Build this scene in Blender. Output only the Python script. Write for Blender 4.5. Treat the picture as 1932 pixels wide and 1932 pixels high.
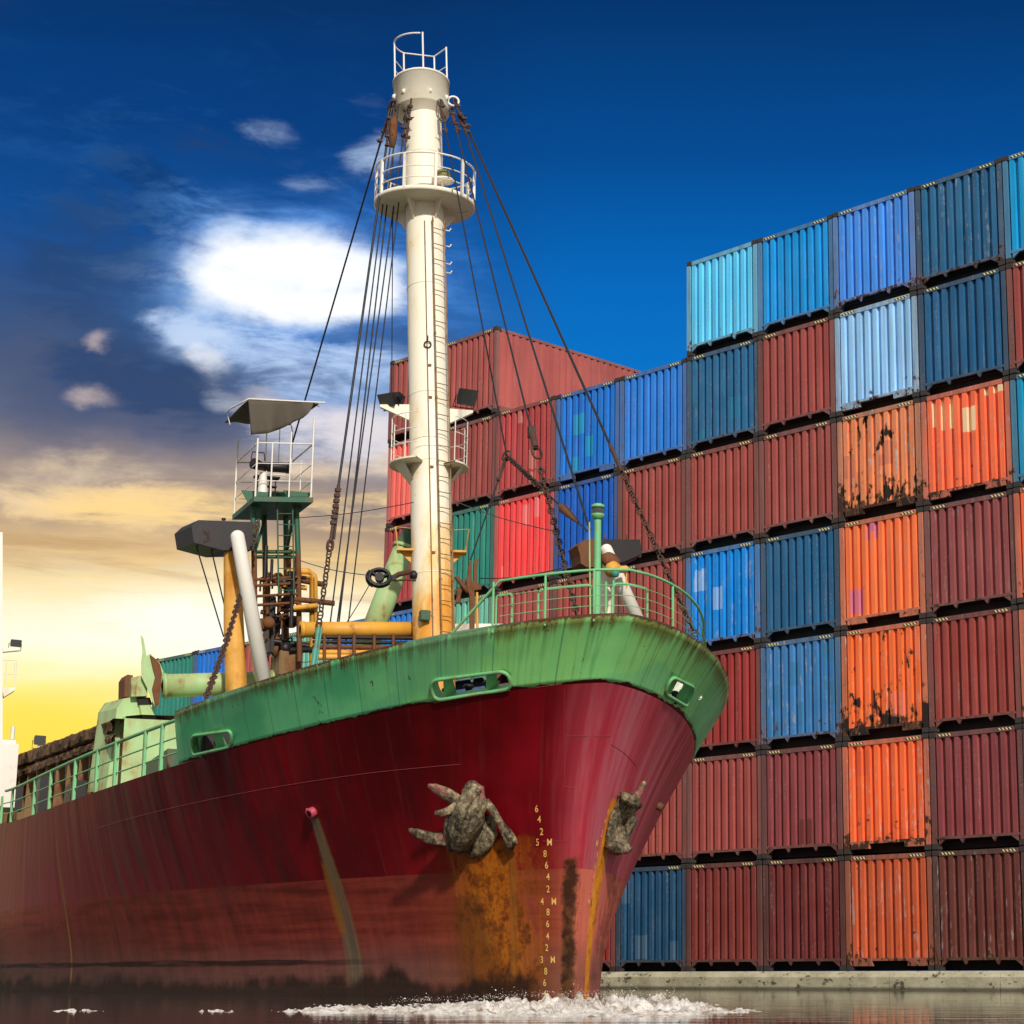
import bpy, bmesh, math, random
import numpy as np
from mathutils import Vector, Matrix, noise
R = math.radians
random.seed(7)
for o in list(bpy.data.objects): bpy.data.objects.remove(o)
scene = bpy.context.scene
COL = scene.collection

# ------------------------------------------------------------------ camera
PX = 1932.0                       # the photograph is measured on a 1932 px grid
FOC, CX, CY, PIT, CAMH = 3730.24, 1284.41, 1037.5, 0.2129, 0.28
cd = bpy.data.cameras.new('camera'); cam = bpy.data.objects.new('camera', cd); COL.objects.link(cam)
cam.location = (0, 0, CAMH); cam.rotation_euler = (math.pi/2 + PIT, 0, 0)
cd.sensor_width = 36; cd.lens = 36*FOC/PX
cd.shift_x = (966-CX)/PX; cd.shift_y = (CY-966)/PX
cd.clip_start = .1; cd.clip_end = 8000
scene.camera = cam

# ------------------------------------------------------------------ node helper
class E:
    """a small expression over shader nodes"""
    def __init__(s, nt, sock): s.nt, s.k = nt, sock
    def _m(s, op, *a, clamp=False):
        n = s.nt.nodes.new('ShaderNodeMath'); n.operation = op; n.use_clamp = clamp
        for i, x in enumerate((s,)+a):
            if isinstance(x, E): s.nt.links.new(x.k, n.inputs[i])
            else: n.inputs[i].default_value = x
        return E(s.nt, n.outputs[0])
    def __add__(s, b): return s._m('ADD', b)
    __radd__ = __add__
    def __sub__(s, b): return s._m('SUBTRACT', b)
    def __rsub__(s, b): return (s*-1)+b
    def __mul__(s, b): return s._m('MULTIPLY', b)
    __rmul__ = __mul__
    def __truediv__(s, b): return s._m('DIVIDE', b)
    def abs(s): return s._m('ABSOLUTE')
    def max(s, b): return s._m('MAXIMUM', b)
    def min(s, b): return s._m('MINIMUM', b)
    def pow(s, b): return s._m('POWER', b)
    def exp(s): return s._m('EXPONENT')
    def clamp(s): return s._m('ADD', 0.0, clamp=True)
    def step(s, lo, hi):          # smooth 0..1 ramp from lo to hi
        n = s.nt.nodes.new('ShaderNodeMapRange'); n.interpolation_type = 'SMOOTHSTEP'
        s.nt.links.new(s.k, n.inputs[0]); n.inputs[1].default_value = lo; n.inputs[2].default_value = hi
        return E(s.nt, n.outputs[0])
def lin(c):
    return tuple((x/255/12.92 if x/255 <= .04045 else ((x/255+.055)/1.055)**2.4) for x in c)
def mixc(nt, fac, a, b, mode='MIX'):
    n = nt.nodes.new('ShaderNodeMix'); n.data_type = 'RGBA'; n.blend_type = mode
    for key, v in ((0, fac), (6, a), (7, b)):
        if isinstance(v, E): nt.links.new(v.k, n.inputs[key])
        elif key == 0: n.inputs[0].default_value = v
        else: n.inputs[key].default_value = (*v[:3], 1)
    return E(nt, n.outputs[2])
def ramp(nt, e, stops):
    n = nt.nodes.new('ShaderNodeValToRGB'); cr = n.color_ramp
    while len(cr.elements) < len(stops): cr.elements.new(.5)
    for el, (p, c) in zip(cr.elements, stops): el.position = p; el.color = (*c, 1)
    nt.links.new(e.k, n.inputs[0]); return E(nt, n.outputs[0])
def comb(nt, x, y, z):
    n = nt.nodes.new('ShaderNodeCombineXYZ')
    for i, v in enumerate((x, y, z)):
        if isinstance(v, E): nt.links.new(v.k, n.inputs[i])
        else: n.inputs[i].default_value = v
    return E(nt, n.outputs[0])
def sepv(nt, v):
    n = nt.nodes.new('ShaderNodeSeparateXYZ'); nt.links.new(v.k, n.inputs[0])
    return [E(nt, n.outputs[i]) for i in range(3)]
def nz(nt, vec, scale, detail=4, rough=.55, dist=0, off=(0, 0, 0), sc=(1, 1, 1), color=False):
    mp = nt.nodes.new('ShaderNodeMapping'); nt.links.new(vec.k, mp.inputs[0])
    mp.inputs[1].default_value = off; mp.inputs[3].default_value = sc
    n = nt.nodes.new('ShaderNodeTexNoise'); nt.links.new(mp.outputs[0], n.inputs['Vector'])
    n.inputs['Scale'].default_value = scale; n.inputs['Detail'].default_value = detail
    n.inputs['Roughness'].default_value = rough; n.inputs['Distortion'].default_value = dist
    return E(nt, n.outputs['Color' if color else 'Fac'])
def texco(nt, which='Object'):
    n = nt.nodes.new('ShaderNodeTexCoord'); return E(nt, n.outputs[which])

# ------------------------------------------------------------------ sky
SUN = Vector((.24, -.80, .50)).normalized()          # towards the sun
world = bpy.data.worlds.new('World'); scene.world = world; world.use_nodes = True
nt = world.node_tree; nt.nodes.clear()
bg = nt.nodes.new('ShaderNodeBackground'); wo = nt.nodes.new('ShaderNodeOutputWorld'); nt.links.new(bg.outputs[0], wo.inputs[0])
dirv = texco(nt, 'Generated'); dx, dy, dz = sepv(nt, dirv)
az = dx._m('ARCTAN2', dy)*57.29578                    # degrees right of north
el = dz._m('ARCSINE')*57.29578
front = dy.step(.55, .85)
def blob(a, e, ra, re, p=1.0):
    q = ((wa-a)/ra).pow(2.0)+((we-e)/re).pow(2.0)
    return (q*-p).exp()
sph = comb(nt, az*.1, el*.16, 0.0)
w1 = sepv(nt, nz(nt, sph, .9, 3, .5, color=True)); w2 = sepv(nt, nz(nt, sph, 3.2, 5, .6, off=(4, 7, 0), color=True))
wa = az+(w1[0]-.5)*2.6+(w2[0]-.5)*2.2; we = el+(w1[1]-.5)*1.6+(w2[1]-.5)*1.4
fb = nz(nt, sph, 2.6, 7, .6, .6, off=(3.1, 8.4, 0), sc=(.55, 1.5, 1)); fb2 = nz(nt, sph, 6.0, 6, .62, .3, off=(9, 2, 0), sc=(.5, 1.4, 1))
blue = ramp(nt, el/45.0, [(0, lin((40, 150, 225))), (.34, lin((2, 118, 200))), (.44, lin((0, 100, 182))), (.52, lin((0, 72, 142))), (.62, lin((0, 48, 102))), (1, lin((0, 28, 68)))])
lsky = ramp(nt, (el+(fb-.5)*2.0)/45.0, [(0, lin((250, 200, 40))), (.155, lin((255, 222, 80))), (.175, lin((255, 232, 120))), (.205, lin((255, 250, 218))), (.235, lin((246, 214, 140))), (.262, lin((200, 170, 128))), (.30, lin((160, 142, 130))), (.34, lin((92, 98, 122))), (.385, lin((58, 82, 122))), (.46, lin((14, 74, 142))), (.54, lin((2, 58, 122))), (.63, lin((2, 42, 90))), (1, lin((0, 34, 80)))])
left = 1.0-az.step(-9.5, -3.0)
base = mixc(nt, left, blue, lsky)
# cloud masses (azimuth, elevation in degrees)
fc = nz(nt, sph, 1.9, 9, .62, .9, off=(3.1, 8.4, 0), sc=(.7, 1.25, 1)); fd = nz(nt, sph, 5.5, 8, .66, .5, off=(9, 2, 0), sc=(.6, 1.3, 1))
det = (fc-.5)*1.1+(fd-.5)*.75                    # zero-centred cloud detail
def cloud(shape, lo, hi, k=1.0): return (shape+det*k*(shape*2.2).min(1.0)).step(lo, hi)*(shape*9.0).min(1.0)
base = mixc(nt, (blob(-12.5, 9.5, 6.5, 1.35)*(1.1+det*1.1)).clamp(), base, lin((255, 253, 236)))
base = mixc(nt, (blob(-14.0, 11.9, 7.0, .55)*(.55+det*1.6)).clamp()*.8, base, lin((250, 206, 130)))
base = mixc(nt, cloud(blob(-9.0, 15.8, 4.6, 2.6), .30, 1.05)*.9, base, lin((138, 168, 210)))
base = mixc(nt, cloud(blob(-11.0, 19.6, 5.2, 3.6), .30, 1.1)*.9, base, lin((64, 126, 206)))
base = mixc(nt, cloud(blob(-15.2, 15.6, 3.4, 1.5)+blob(-18.4, 16.5, 2.0, 2.0), .15, 1.15, .8)*.75, base, lin((72, 84, 116)))
base = mixc(nt, cloud(blob(-13.0, 13.5, 9.0, 1.4), .0, 1.0, .8)*.9, base, lin((150, 134, 128)))
base = mixc(nt, ((fc.step(.46, .62))*blob(-15.5, 21.5, 5.5, 4.2)).clamp()*.45, base, lin((0, 46, 96)))
base = mixc(nt, ((fd*.5+fc*.5).step(.50, .64)*blob(-15.0, 20.5, 5.5, 4.5)).clamp()*.35, base, lin((52, 122, 200)))
base = mixc(nt, cloud(blob(-9.6, 15.2, 2.3, 1.1)*.85+blob(-12.2, 16.0, 1.0, .7)*.7, .25, .95, 1.2)*.85, base, lin((232, 222, 222)))
base = mixc(nt, cloud(blob(-17.6, 13.9, 2.6, .75)*.8+blob(-11.0, 14.3, 2.6, .5)*.7+blob(-18.4, 12.9, 2.4, .45)*.75+blob(-7.2, 14.6, 1.5, .6)*.8+blob(-14.6, 12.9, 1.8, .4)*.6, .25, 1.15, 1.45)*.85, base, lin((244, 218, 182)))
base = mixc(nt, cloud(blob(-12.0, 19.6, 3.4, 1.6)*.85+blob(-14.2, 19.2, 1.4, .9)*.5+blob(-13.4, 17.6, 1.2, 1.0)*.45, .1, 1.3, 1.0)*.6, base, lin((140, 182, 234)))
rag = ((fc-.5)*1.2+(fd-.5)*1.3)
def ragged(shape, lo, hi, k=1.0): return (shape+rag*k*(shape*2.0).min(1.0)).step(lo, hi)*(shape*8.0).min(1.0)
base = mixc(nt, ragged(blob(-12.6, 19.4, 5.6, 3.0)*.8, .30, .95, 1.3)*.75, base, lin((92, 150, 220)))
base = mixc(nt, ragged(blob(-17.0, 19.5, 3.6, 3.0)*.75+blob(-14.6, 16.3, 3.8, 1.1)*.7+blob(-13.5, 23.0, 3.0, .9)*.55, .30, .90, 1.3)*.7, base, lin((34, 62, 104)))
base = mixc(nt, ragged(blob(-10.6, 17.4, 3.2, 1.2)*.75+blob(-14.6, 18.2, 1.6, .6)*.6, .32, .95, 1.4)*.8, base, lin((186, 208, 240)))
base = mixc(nt, ragged(blob(-16.4, 12.9, 4.0, .9)*.75+blob(-9.4, 13.2, 2.6, .7)*.6, .30, .85, 1.5)*.85, base, lin((240, 206, 150)))
cb = blob(-12.0, 20.1, 2.5, 1.05)*1.25+blob(-10.4, 19.5, 1.7, 1.0)*1.1+blob(-13.6, 19.5, 1.2, .8)*.5+blob(-12.3, 18.8, 1.3, .55)*.7+blob(-9.2, 19.6, 1.0, .6)*.4
base = mixc(nt, cloud(cb, .0, 1.1, .9)*.5, base, lin((176, 208, 245)))
base = mixc(nt, cloud(cb, .22, 1.25, 1.0), base, mixc(nt, (fd-.42)*2.2, lin((255, 255, 255)), lin((206, 222, 244))))
base = mixc(nt, cloud(blob(-13.6, 17.9, 1.7, .9)*.75+blob(-11.0, 17.0, 1.8, .6)*.5+blob(-9.0, 17.8, 1.6, .5)*.4+blob(-15.6, 19.6, 1.6, .5)*.35, .1, 1.25, 1.25)*.75, base, lin((196, 214, 240)))
stk = nz(nt, comb(nt, az*.1+el*.05, el*.42, 0.0), 1.5, 7, .62, .5, off=(6, 1, 0), sc=(.6, 1.5, 1)); stk2 = nz(nt, comb(nt, az*.1-el*.04, el*.40, 0.0), 2.2, 7, .62, .6, off=(1, 7, 0), sc=(.6, 1.4, 1))
band = blob(-14.0, 11.2, 8.0, 1.5)
base = mixc(nt, (stk.step(.50, .68)*band).clamp()*.75, base, lin((176, 138, 96)))
base = mixc(nt, (stk2.step(.50, .66)*(blob(-14.5, 12.4, 7.0, 1.2)*.9+blob(-13, 10, 7, .8)*.5)).clamp()*.9, base, lin((255, 216, 138)))
base = mixc(nt, cloud(blob(-9.6, 23.4, .9, .75)*.75+blob(-11.5, 22.4, 1.2, .45)*.65+blob(-12.7, 23.6, 1.3, .6)*.5+blob(-10.0, 25.0, 1.2, .5)*.3, .22, 1.15, 1.25)*.8, base, lin((190, 214, 244)))
base = mixc(nt, cloud(blob(-13.6, 17.2, .8, .55)*.8+blob(-13.2, 16.2, .9, .4)*.5, .2, 1.15, 1.1)*.85, base, lin((226, 230, 240)))
base = mixc(nt, cloud(blob(-16.8, 17.6, .55, .38)*.9+blob(-17.4, 15.9, 1.1, .4)*.65, .25, 1.15, 1.2)*.75, base, lin((214, 192, 184)))
# the rest of the sky, behind the viewer: unseen bright cloud over blue, added as frontal fill
bfb = nz(nt, dirv, 2.2, 5, .55); bcl = bfb.step(.38, .62)
back = mixc(nt, bcl, ramp(nt, el/90.0, [(0, (.40, .42, .46)), (.3, (.20, .27, .40)), (1, (.07, .14, .32))]), (.62, .60, .57))
skyc = mixc(nt, front, back, base)
skyc = mixc(nt, dz.step(-.06, -.01), (.09, .085, .08), skyc)
nish = nt.nodes.new('ShaderNodeTexSky'); nish.sky_type = 'NISHITA'; nish.sun_disc = False
nish.sun_elevation = math.asin(SUN.z); nish.sun_rotation = math.atan2(SUN.x, SUN.y)
sc_ = nt.nodes.new('ShaderNodeVectorMath'); sc_.operation = 'SCALE'; sc_.inputs['Scale'].default_value = .0012
nt.links.new(nish.outputs[0], sc_.inputs[0])
ad = nt.nodes.new('ShaderNodeVectorMath'); ad.operation = 'ADD'
nt.links.new(skyc.k, ad.inputs[0]); nt.links.new(sc_.outputs[0], ad.inputs[1]); nt.links.new(ad.outputs[0], bg.inputs[0])
bg.inputs[1].default_value = 1.0

sd = bpy.data.lights.new('sun', 'SUN'); sun = bpy.data.objects.new('sun', sd); COL.objects.link(sun)
sd.energy = 3.3; sd.angle = R(3); sd.color = (1.0, .95, .88)
sun.rotation_euler = (-SUN).to_track_quat('-Z', 'Y').to_euler()
scene.view_settings.view_transform = 'Standard'; scene.view_settings.look = 'None'
scene.view_settings.exposure = 0.12; scene.view_settings.gamma = 1.0

# ------------------------------------------------------------------ object helpers
class MB:
    def __init__(s): s.v, s.f, s.sm = [], [], []
    def add(s, vs, fs, smooth=False):
        n = len(s.v); s.v += [tuple(x) for x in vs]
        s.f += [tuple(i+n for i in f) for f in fs]; s.sm += [smooth]*len(fs); return s
    def box(s, c, d, M=None):
        vs = []
        for i in (-.5, .5):
            for j in (-.5, .5):
                for k in (-.5, .5):
                    q = Vector((i*d[0], j*d[1], k*d[2]))
                    if M: q = M @ q
                    vs.append(Vector(c)+q)
        return s.add(vs, [(0, 1, 3, 2), (4, 6, 7, 5), (0, 4, 5, 1), (2, 3, 7, 6), (0, 2, 6, 4), (1, 5, 7, 3)])
    def span(s, lo, hi): return s.box([(a+b)/2 for a, b in zip(lo, hi)], [b-a for a, b in zip(lo, hi)])
    def tube(s, pts, r, n=8, caps=True, closed=False):
        pts = [Vector(p) for p in pts]; m = len(pts)
        rr = r if isinstance(r, (list, tuple)) else [r]*m
        up = None; vs = []
        for i, p in enumerate(pts):
            a = pts[(i-1) % m] if (i or closed) else p; b = pts[(i+1) % m] if (i < m-1 or closed) else p
            t = (b-a).normalized()
            if up is None:
                up = Vector((0, 0, 1)) if abs(t.z) < .9 else Vector((1, 0, 0))
            x = t.cross(up).normalized(); up = x.cross(t).normalized()
            for k in range(n):
                q = 2*math.pi*k/n; vs.append(p+(x*math.cos(q)+up*math.sin(q))*rr[i])
        fs = []
        for i in range(m if closed else m-1):
            for k in range(n):
                j = (i+1) % m
                fs.append((i*n+k, i*n+(k+1) % n, j*n+(k+1) % n, j*n+k))
        s.add(vs, fs, True)
        if caps and not closed:
            s.add(vs[:n], [tuple(range(n))]); s.add(vs[-n:], [tuple(reversed(range(n)))])
        return s
    def lathe(s, prof, c=(0, 0, 0), n=24, axis=None, a0=0, a1=2*math.pi):
        full = abs(a1-a0-2*math.pi) < 1e-6; cnt = n if full else n+1
        M = Matrix.Identity(3) if axis is None else Vector((0, 0, 1)).rotation_difference(Vector(axis)).to_matrix()
        vs = []
        for r, z in prof:
            for k in range(cnt):
                q = a0+(a1-a0)*k/n; vs.append(Vector(c)+M @ Vector((r*math.cos(q), r*math.sin(q), z)))
        fs = []
        for i in range(len(prof)-1):
            for k in range(n):
                k2 = (k+1) % cnt; fs.append((i*cnt+k, i*cnt+k2, (i+1)*cnt+k2, (i+1)*cnt+k))
        return s.add(vs, fs, True)
    def prism(s, poly, d):        # poly: 3D outline, d: extrusion vector
        n = len(poly); P = [Vector(p) for p in poly]; Q = [p+Vector(d) for p in P]
        s.add(P, [tuple(range(n))]); s.add(Q, [tuple(reversed(range(n)))])
        for i in range(n):
            j = (i+1) % n; s.add([P[i], Q[i], Q[j], P[j]], [(0, 1, 2, 3)])
        return s
    def grid(s, rows, smooth=True, flip=False):
        n = len(rows[0]); vs = [p for r in rows for p in r]; fs = []
        for i in range(len(rows)-1):
            for k in range(n-1):
                q = (i*n+k, i*n+k+1, (i+1)*n+k+1, (i+1)*n+k); fs.append(q[::-1] if flip else q)
        return s.add(vs, fs, smooth)
    def mesh(s, name, mat=None, weld=0, bevel=0):
        me = bpy.data.meshes.new(name); me.from_pydata(s.v, [], s.f); 
        me.polygons.foreach_set('use_smooth', s.sm)
        bm = bmesh.new(); bm.from_mesh(me)
        if weld: bmesh.ops.remove_doubles(bm, verts=bm.verts, dist=weld)
        bmesh.ops.recalc_face_normals(bm, faces=bm.faces)
        if bevel: bmesh.ops.bevel(bm, geom=bm.edges[:], offset=bevel, segments=2, affect='EDGES')
        bm.to_mesh(me); bm.free()
        if mat: me.materials.append(mat)
        me.update(); return me
    def obj(s, name, mat, parent=None, **k):
        return link(name, s.mesh(name, mat, **k), parent)
def link(name, data, parent=None):
    o = bpy.data.objects.new(name, data); COL.objects.link(o)
    if parent: o.parent = parent
    return o
def tag(o, label, cat, group=None, kind=None):
    if label: o['label'] = label
    if cat: o['category'] = cat
    if group: o['group'] = group
    if kind: o['kind'] = kind
    return o
def empty(name, loc=(0, 0, 0), rz=0, parent=None):
    o = link(name, None, parent); o.location = loc; o.rotation_euler = (0, 0, rz); return o

# ------------------------------------------------------------------ materials
def newmat(name):
    m = bpy.data.materials.new(name); m.use_nodes = True; nt = m.node_tree
    b = nt.nodes['Principled BSDF']; return m, nt, b
def setc(nt, b, col, rough=.5, metal=0., bump=None, bs=.3, bd=.02, spec=.4):
    if isinstance(col, E): nt.links.new(col.k, b.inputs['Base Color'])
    else: b.inputs['Base Color'].default_value = (*col, 1)
    if isinstance(rough, E): nt.links.new(rough.k, b.inputs['Roughness'])
    else: b.inputs['Roughness'].default_value = rough
    b.inputs['Metallic'].default_value = metal; b.inputs['Specular IOR Level'].default_value = spec
    if bump is not None:
        n = nt.nodes.new('ShaderNodeBump'); n.inputs['Strength'].default_value = bs; n.inputs['Distance'].default_value = bd
        nt.links.new(bump.k, n.inputs['Height']); nt.links.new(n.outputs[0], b.inputs['Normal'])
def painted(name, col, rust=.3, rustc=(.22, .075, .018), rust2=(.07, .028, .014), sc=3.0, rough=.5, streak=.6, dirt=.25):
    m, nt, b = newmat(name); c = texco(nt)
    n1 = nz(nt, c, sc, 6, .65); n2 = nz(nt, c, sc*2.2, 5, .6, sc=(1, 1, .12), off=(5, 1, 2)); n3 = nz(nt, c, .9*sc, 3, off=(3, 8, 1)); n4 = nz(nt, c, sc*9, 4, off=(1, 2, 8))
    base = mixc(nt, (n3-.35)*1.2*dirt+n4*.12, col, tuple(x*.55 for x in col))
    t = .78-rust*.42
    mk = (n1*(1-streak*.5)+n2*streak*.5).step(t-.05, t+.06)
    halo = (n1*(1-streak*.5)+n2*streak*.5).step(t-.17, t+.05)
    c1 = mixc(nt, halo*.55, base, rustc); c2 = mixc(nt, mk, c1, mixc(nt, n4, rust2, rustc))
    setc(nt, b, c2, (mk*.35+rough), bump=n4+mk*.6, bs=.25, bd=.006); return m
M = {}
M['green'] = painted('green_paint', lin((118, 190, 128)), .34, sc=2.2)
M['pale_green'] = painted('pale_green_paint', lin((172, 205, 140)), .46, rustc=(.36, .17, .04), sc=1.5, streak=.9, dirt=.4)
M['dark_green'] = painted('dark_green_paint', lin((44, 96, 70)), .34, sc=2.5)
M['teal'] = painted('teal_paint', lin((70, 150, 130)), .4)
M['white'] = painted('white_paint', lin((236, 228, 214)), .16, rustc=(.45, .25, .07), sc=2.5, dirt=.12)
M['cream'] = painted('cream_mast_paint', lin((242, 232, 208)), .28, rustc=(.62, .33, .06), rust2=(.30, .12, .03), sc=1.0, streak=1.0, dirt=.14)
M['ladder'] = painted('rusted_ladder', (.26, .14, .05), .5, rustc=(.20, .08, .02), sc=5)
M['yellow'] = painted('yellow_rusted_paint', lin((228, 165, 60)), .42, rustc=(.55, .22, .02), sc=1.6)
M['orange_post'] = painted('orange_rusted_paint', lin((238, 180, 84)), .52, rustc=(.62, .26, .03), rust2=(.40, .14, .02), sc=.8, streak=1.0)
M['rust'] = painted('rusty_iron', (.14, .055, .022), .6, sc=5, rough=.75)
M['black'] = painted('black_weathered_paint', (.011, .008, .009), .40, rustc=(.035, .014, .009), rust2=(.03, .015, .01), sc=3)
M['cable'] = painted('wire_rope', (.012, .012, .014), .1, sc=8)
M['chain'] = painted('chain_iron', (.045, .03, .024), .6, rustc=(.12, .05, .025), rust2=(.05, .02, .012), sc=9, rough=.65)
M['tarp'] = painted('grey_tarpaulin', lin((88, 80, 68)), .12, rustc=(.08, .06, .04), sc=1.5, rough=.9)
M['mark'] = painted('cream_marking_paint', lin((236, 190, 100)), .35, rustc=(.35, .05, .03), sc=7)
M['deck'] = painted('deck_paint', lin((80, 95, 70)), .5, sc=1)
M['drain'] = painted('pink_pipe_paint', lin((190, 70, 90)), .3, sc=6)
M['seam'] = painted('weld_seam_paint', lin((160, 62, 70)), .1, sc=5)
M['ochre'] = painted('ochre_coaming_paint', lin((120, 95, 48)), .55, sc=1.0)
M['lamp_olive'] = painted('olive_lamp_paint', lin((120, 118, 70)), .3, sc=6)
m, nt, b = newmat('lamp_glass'); setc(nt, b, (.06, .06, .055), .12); M['glass'] = m
# rusty crusted canvas over the hatch
m, nt, b = newmat('rusty_crust'); c = texco(nt); n1 = nz(nt, c, 4, 6, .7); n2 = nz(nt, c, 14, 5, .7, sc=(1, 1, .4))
setc(nt, b, ramp(nt, n1*.6+n2*.4, [(.3, (.02, .012, .008)), (.45, (.10, .045, .016)), (.55, (.26, .13, .05)), (.7, (.42, .30, .16))]), .85, bump=n2, bs=.9, bd=.05); M['crust'] = m
# anchors: mud and rust
m, nt, b = newmat('muddy_iron'); c = texco(nt); n1 = nz(nt, c, 5, 7, .7); n2 = nz(nt, c, 16, 5, .7); n3 = nz(nt, c, 2.2, 3, off=(4, 4, 1))
cc = ramp(nt, n1*.55+n2*.45, [(.34, (.010, .009, .008)), (.44, (.05, .038, .024)), (.52, (.20, .15, .08)), (.62, (.48, .40, .24))])
setc(nt, b, mixc(nt, n3.step(.58, .66)*.6, cc, (.36, .10, .09)), .85, bump=n1+n2*.6, bs=1.0, bd=.03); M['mud'] = m
# green bulwark
m, nt, b = newmat('bulwark_green'); uvn = nt.nodes.new('ShaderNodeUVMap'); uvn.uv_map = 'hull'; uv = E(nt, uvn.outputs[0]); u, hh, _ = sepv(nt, uv)
tc = texco(nt)
st = nz(nt, uv, 1.0, 6, .62, sc=(7.0, .35, 1)); st2 = nz(nt, uv, 1.0, 5, .6, sc=(24, .6, 1), off=(4, 2, 0)); pl = nz(nt, uv, 1.1, 3, .5, off=(2, 2, 0)); fine = nz(nt, tc, 24, 5, .6)
bowp = 1.0-u.abs().step(.9, 3.2)
g = mixc(nt, pl.step(.38, .62), lin((100, 212, 142)), lin((130, 236, 158)))
g = mixc(nt, bowp*(st*.8+.1), g, lin((176, 230, 110)))
g = mixc(nt, (st2-.5).max(0.0)*2.6*(bowp*.7+.25), g, lin((60, 118, 60)))
top = hh.step(.55, 1.02)                       # 0 at the foot, 1 at the rim
rs = ((st*.62+st2*.38)+top*.22-.06).step(.50, .64)*(.34+top*.66)
g = mixc(nt, rs*.85, g, lin((112, 98, 34)))
rs2 = (st2*.6+fine*.4+top*.17).step(.67, .77)
g = mixc(nt, rs2, g, lin((88, 52, 22)))
chip = (nz(nt, tc, 3.2, 6, .7, off=(7, 3, 1))*.7+st2*.3).step(.61, .65); g = mixc(nt, chip, g, lin((100, 58, 28)))
edge = (hh+(fine-.5)*.10+(st-.5)*.1).step(.965, 1.0); g = mixc(nt, edge, g, lin((74, 44, 22)))
pm = nz(nt, uv, .55, 3, .5, off=(1, 5, 0)); g = mixc(nt, pm.step(.54, .57)*.35, g, lin((112, 196, 150)))
rg = 1.0-(hh+(nz(nt, tc, 3.5, 5, .6, off=(2, 9, 1))-.5)*.20).step(.035, .05); g = mixc(nt, rg, g, lin((104, 16, 20)))
pw = ((u*1.65)._m('FRACT')-.5).abs().step(.006, .014); g = mixc(nt, (1.0-pw)*.5, g, lin((44, 84, 50)))
setc(nt, b, g, .5+rs2*.3, bump=pl*1.0+fine*.12+chip*.2, bs=.35, bd=.03, spec=.35); M['bulwark'] = m

# shipping container paint: colour and amount of rust come from the object
def container_paint(name, extra, dirt):
    m, nt, b = newmat(name)
    oi = nt.nodes.new('ShaderNodeObjectInfo'); col = E(nt, oi.outputs['Color']); ra = E(nt, oi.outputs['Alpha']); rnd = E(nt, oi.outputs['Random'])
    c0 = texco(nt); x, y, z = sepv(nt, c0)
    c = comb(nt, x+rnd*40.0, y+rnd*17.0, z+rnd*23.0)
    n1 = nz(nt, c, 4.5, 7, .68); n2 = nz(nt, c, 2.0, 5, .6, sc=(6, 6, .35)); n3 = nz(nt, c, 1.1, 4, .55); n4 = nz(nt, c, 18, 4, .6); n5 = nz(nt, c, 9, 4, .6, sc=(1, 1, .45), off=(2, 6, 4))
    fade = mixc(nt, 1.0, col, (1.3, 1.3, 1.3), 'MULTIPLY')
    fade = mixc(nt, .07, fade, (.60, .54, .48))
    k = mixc(nt, (n3-.38)*1.5*.8, col, fade); k = mixc(nt, (n2-.5).max(0.0)*dirt*2.6, k, (.05, .04, .035))
    k = mixc(nt, (n2*.6+n4*.4-.56).max(0.0)*1.6, k, (.62, .58, .52))
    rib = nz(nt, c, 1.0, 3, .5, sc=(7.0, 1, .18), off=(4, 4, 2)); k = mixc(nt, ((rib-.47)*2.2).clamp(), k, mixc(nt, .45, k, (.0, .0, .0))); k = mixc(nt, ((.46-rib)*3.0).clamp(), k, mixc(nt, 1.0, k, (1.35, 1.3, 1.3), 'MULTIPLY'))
    wh = (n2*.5+n5*.5).step(.555, .63)*(ra-.28).max(0.0)*1.5; k = mixc(nt, wh.clamp(), k, (.50, .47, .44))
    low = 1.0-z.step(.15, 1.3)
    am = ra+extra
    th = n1*.62+n5*.38+low*am*.15+am*.07
    mk = th.step(.69, .72); halo = th.step(.63, .71)
    k = mixc(nt, halo*.45*am.clamp(), k, (.30, .10, .03)); k = mixc(nt, mk*(am*2.0).clamp(), k, mixc(nt, n4, (.014, .010, .009), (.09, .04, .022)))
    hole = nz(nt, c, 2.6, 5, .6, sc=(1, 1, .55), off=(8, 8, 3))*.7+n5*.3; hb = (hole+low*.10).step(.595, .615)*ra.step(.72, .8); k = mixc(nt, (hole+low*.10).step(.56, .61)*ra.step(.72, .8)*.5, k, (.36, .12, .03)); k = mixc(nt, hb, k, (.020, .013, .010))
    # repainted patches
    at = nt.nodes.new('ShaderNodeAttribute'); at.attribute_type = 'OBJECT'; at.attribute_name = 'patch'; pa = E(nt, at.outputs['Fac'])
    at2 = nt.nodes.new('ShaderNodeAttribute'); at2.attribute_type = 'OBJECT'; at2.attribute_name = 'patch_colour'; pc = E(nt, at2.outputs['Color'])
    vo = nt.nodes.new('ShaderNodeTexVoronoi'); vo.distance = 'CHEBYCHEV'; mp = nt.nodes.new('ShaderNodeMapping'); mp.inputs[3].default_value = (1.7, 1.7, 1.1)
    nt.links.new(c.k, mp.inputs[0]); nt.links.new(mp.outputs[0], vo.inputs['Vector']); vo.inputs['Scale'].default_value = 1.1
    vc = sepv(nt, E(nt, vo.outputs['Color']))[0]; vd = E(nt, vo.outputs['Distance'])
    k = mixc(nt, (1.0-(vd+(n4-.5)*.02).step(.34, .355))*(1.0-vc.step(.30, .31))*pa, k, pc)
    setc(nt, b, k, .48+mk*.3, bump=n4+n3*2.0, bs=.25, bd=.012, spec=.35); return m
M['box_paint'] = container_paint('container_paint', 0., .35)
M['frame_paint'] = container_paint('container_frame_paint', .32, .9)
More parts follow.
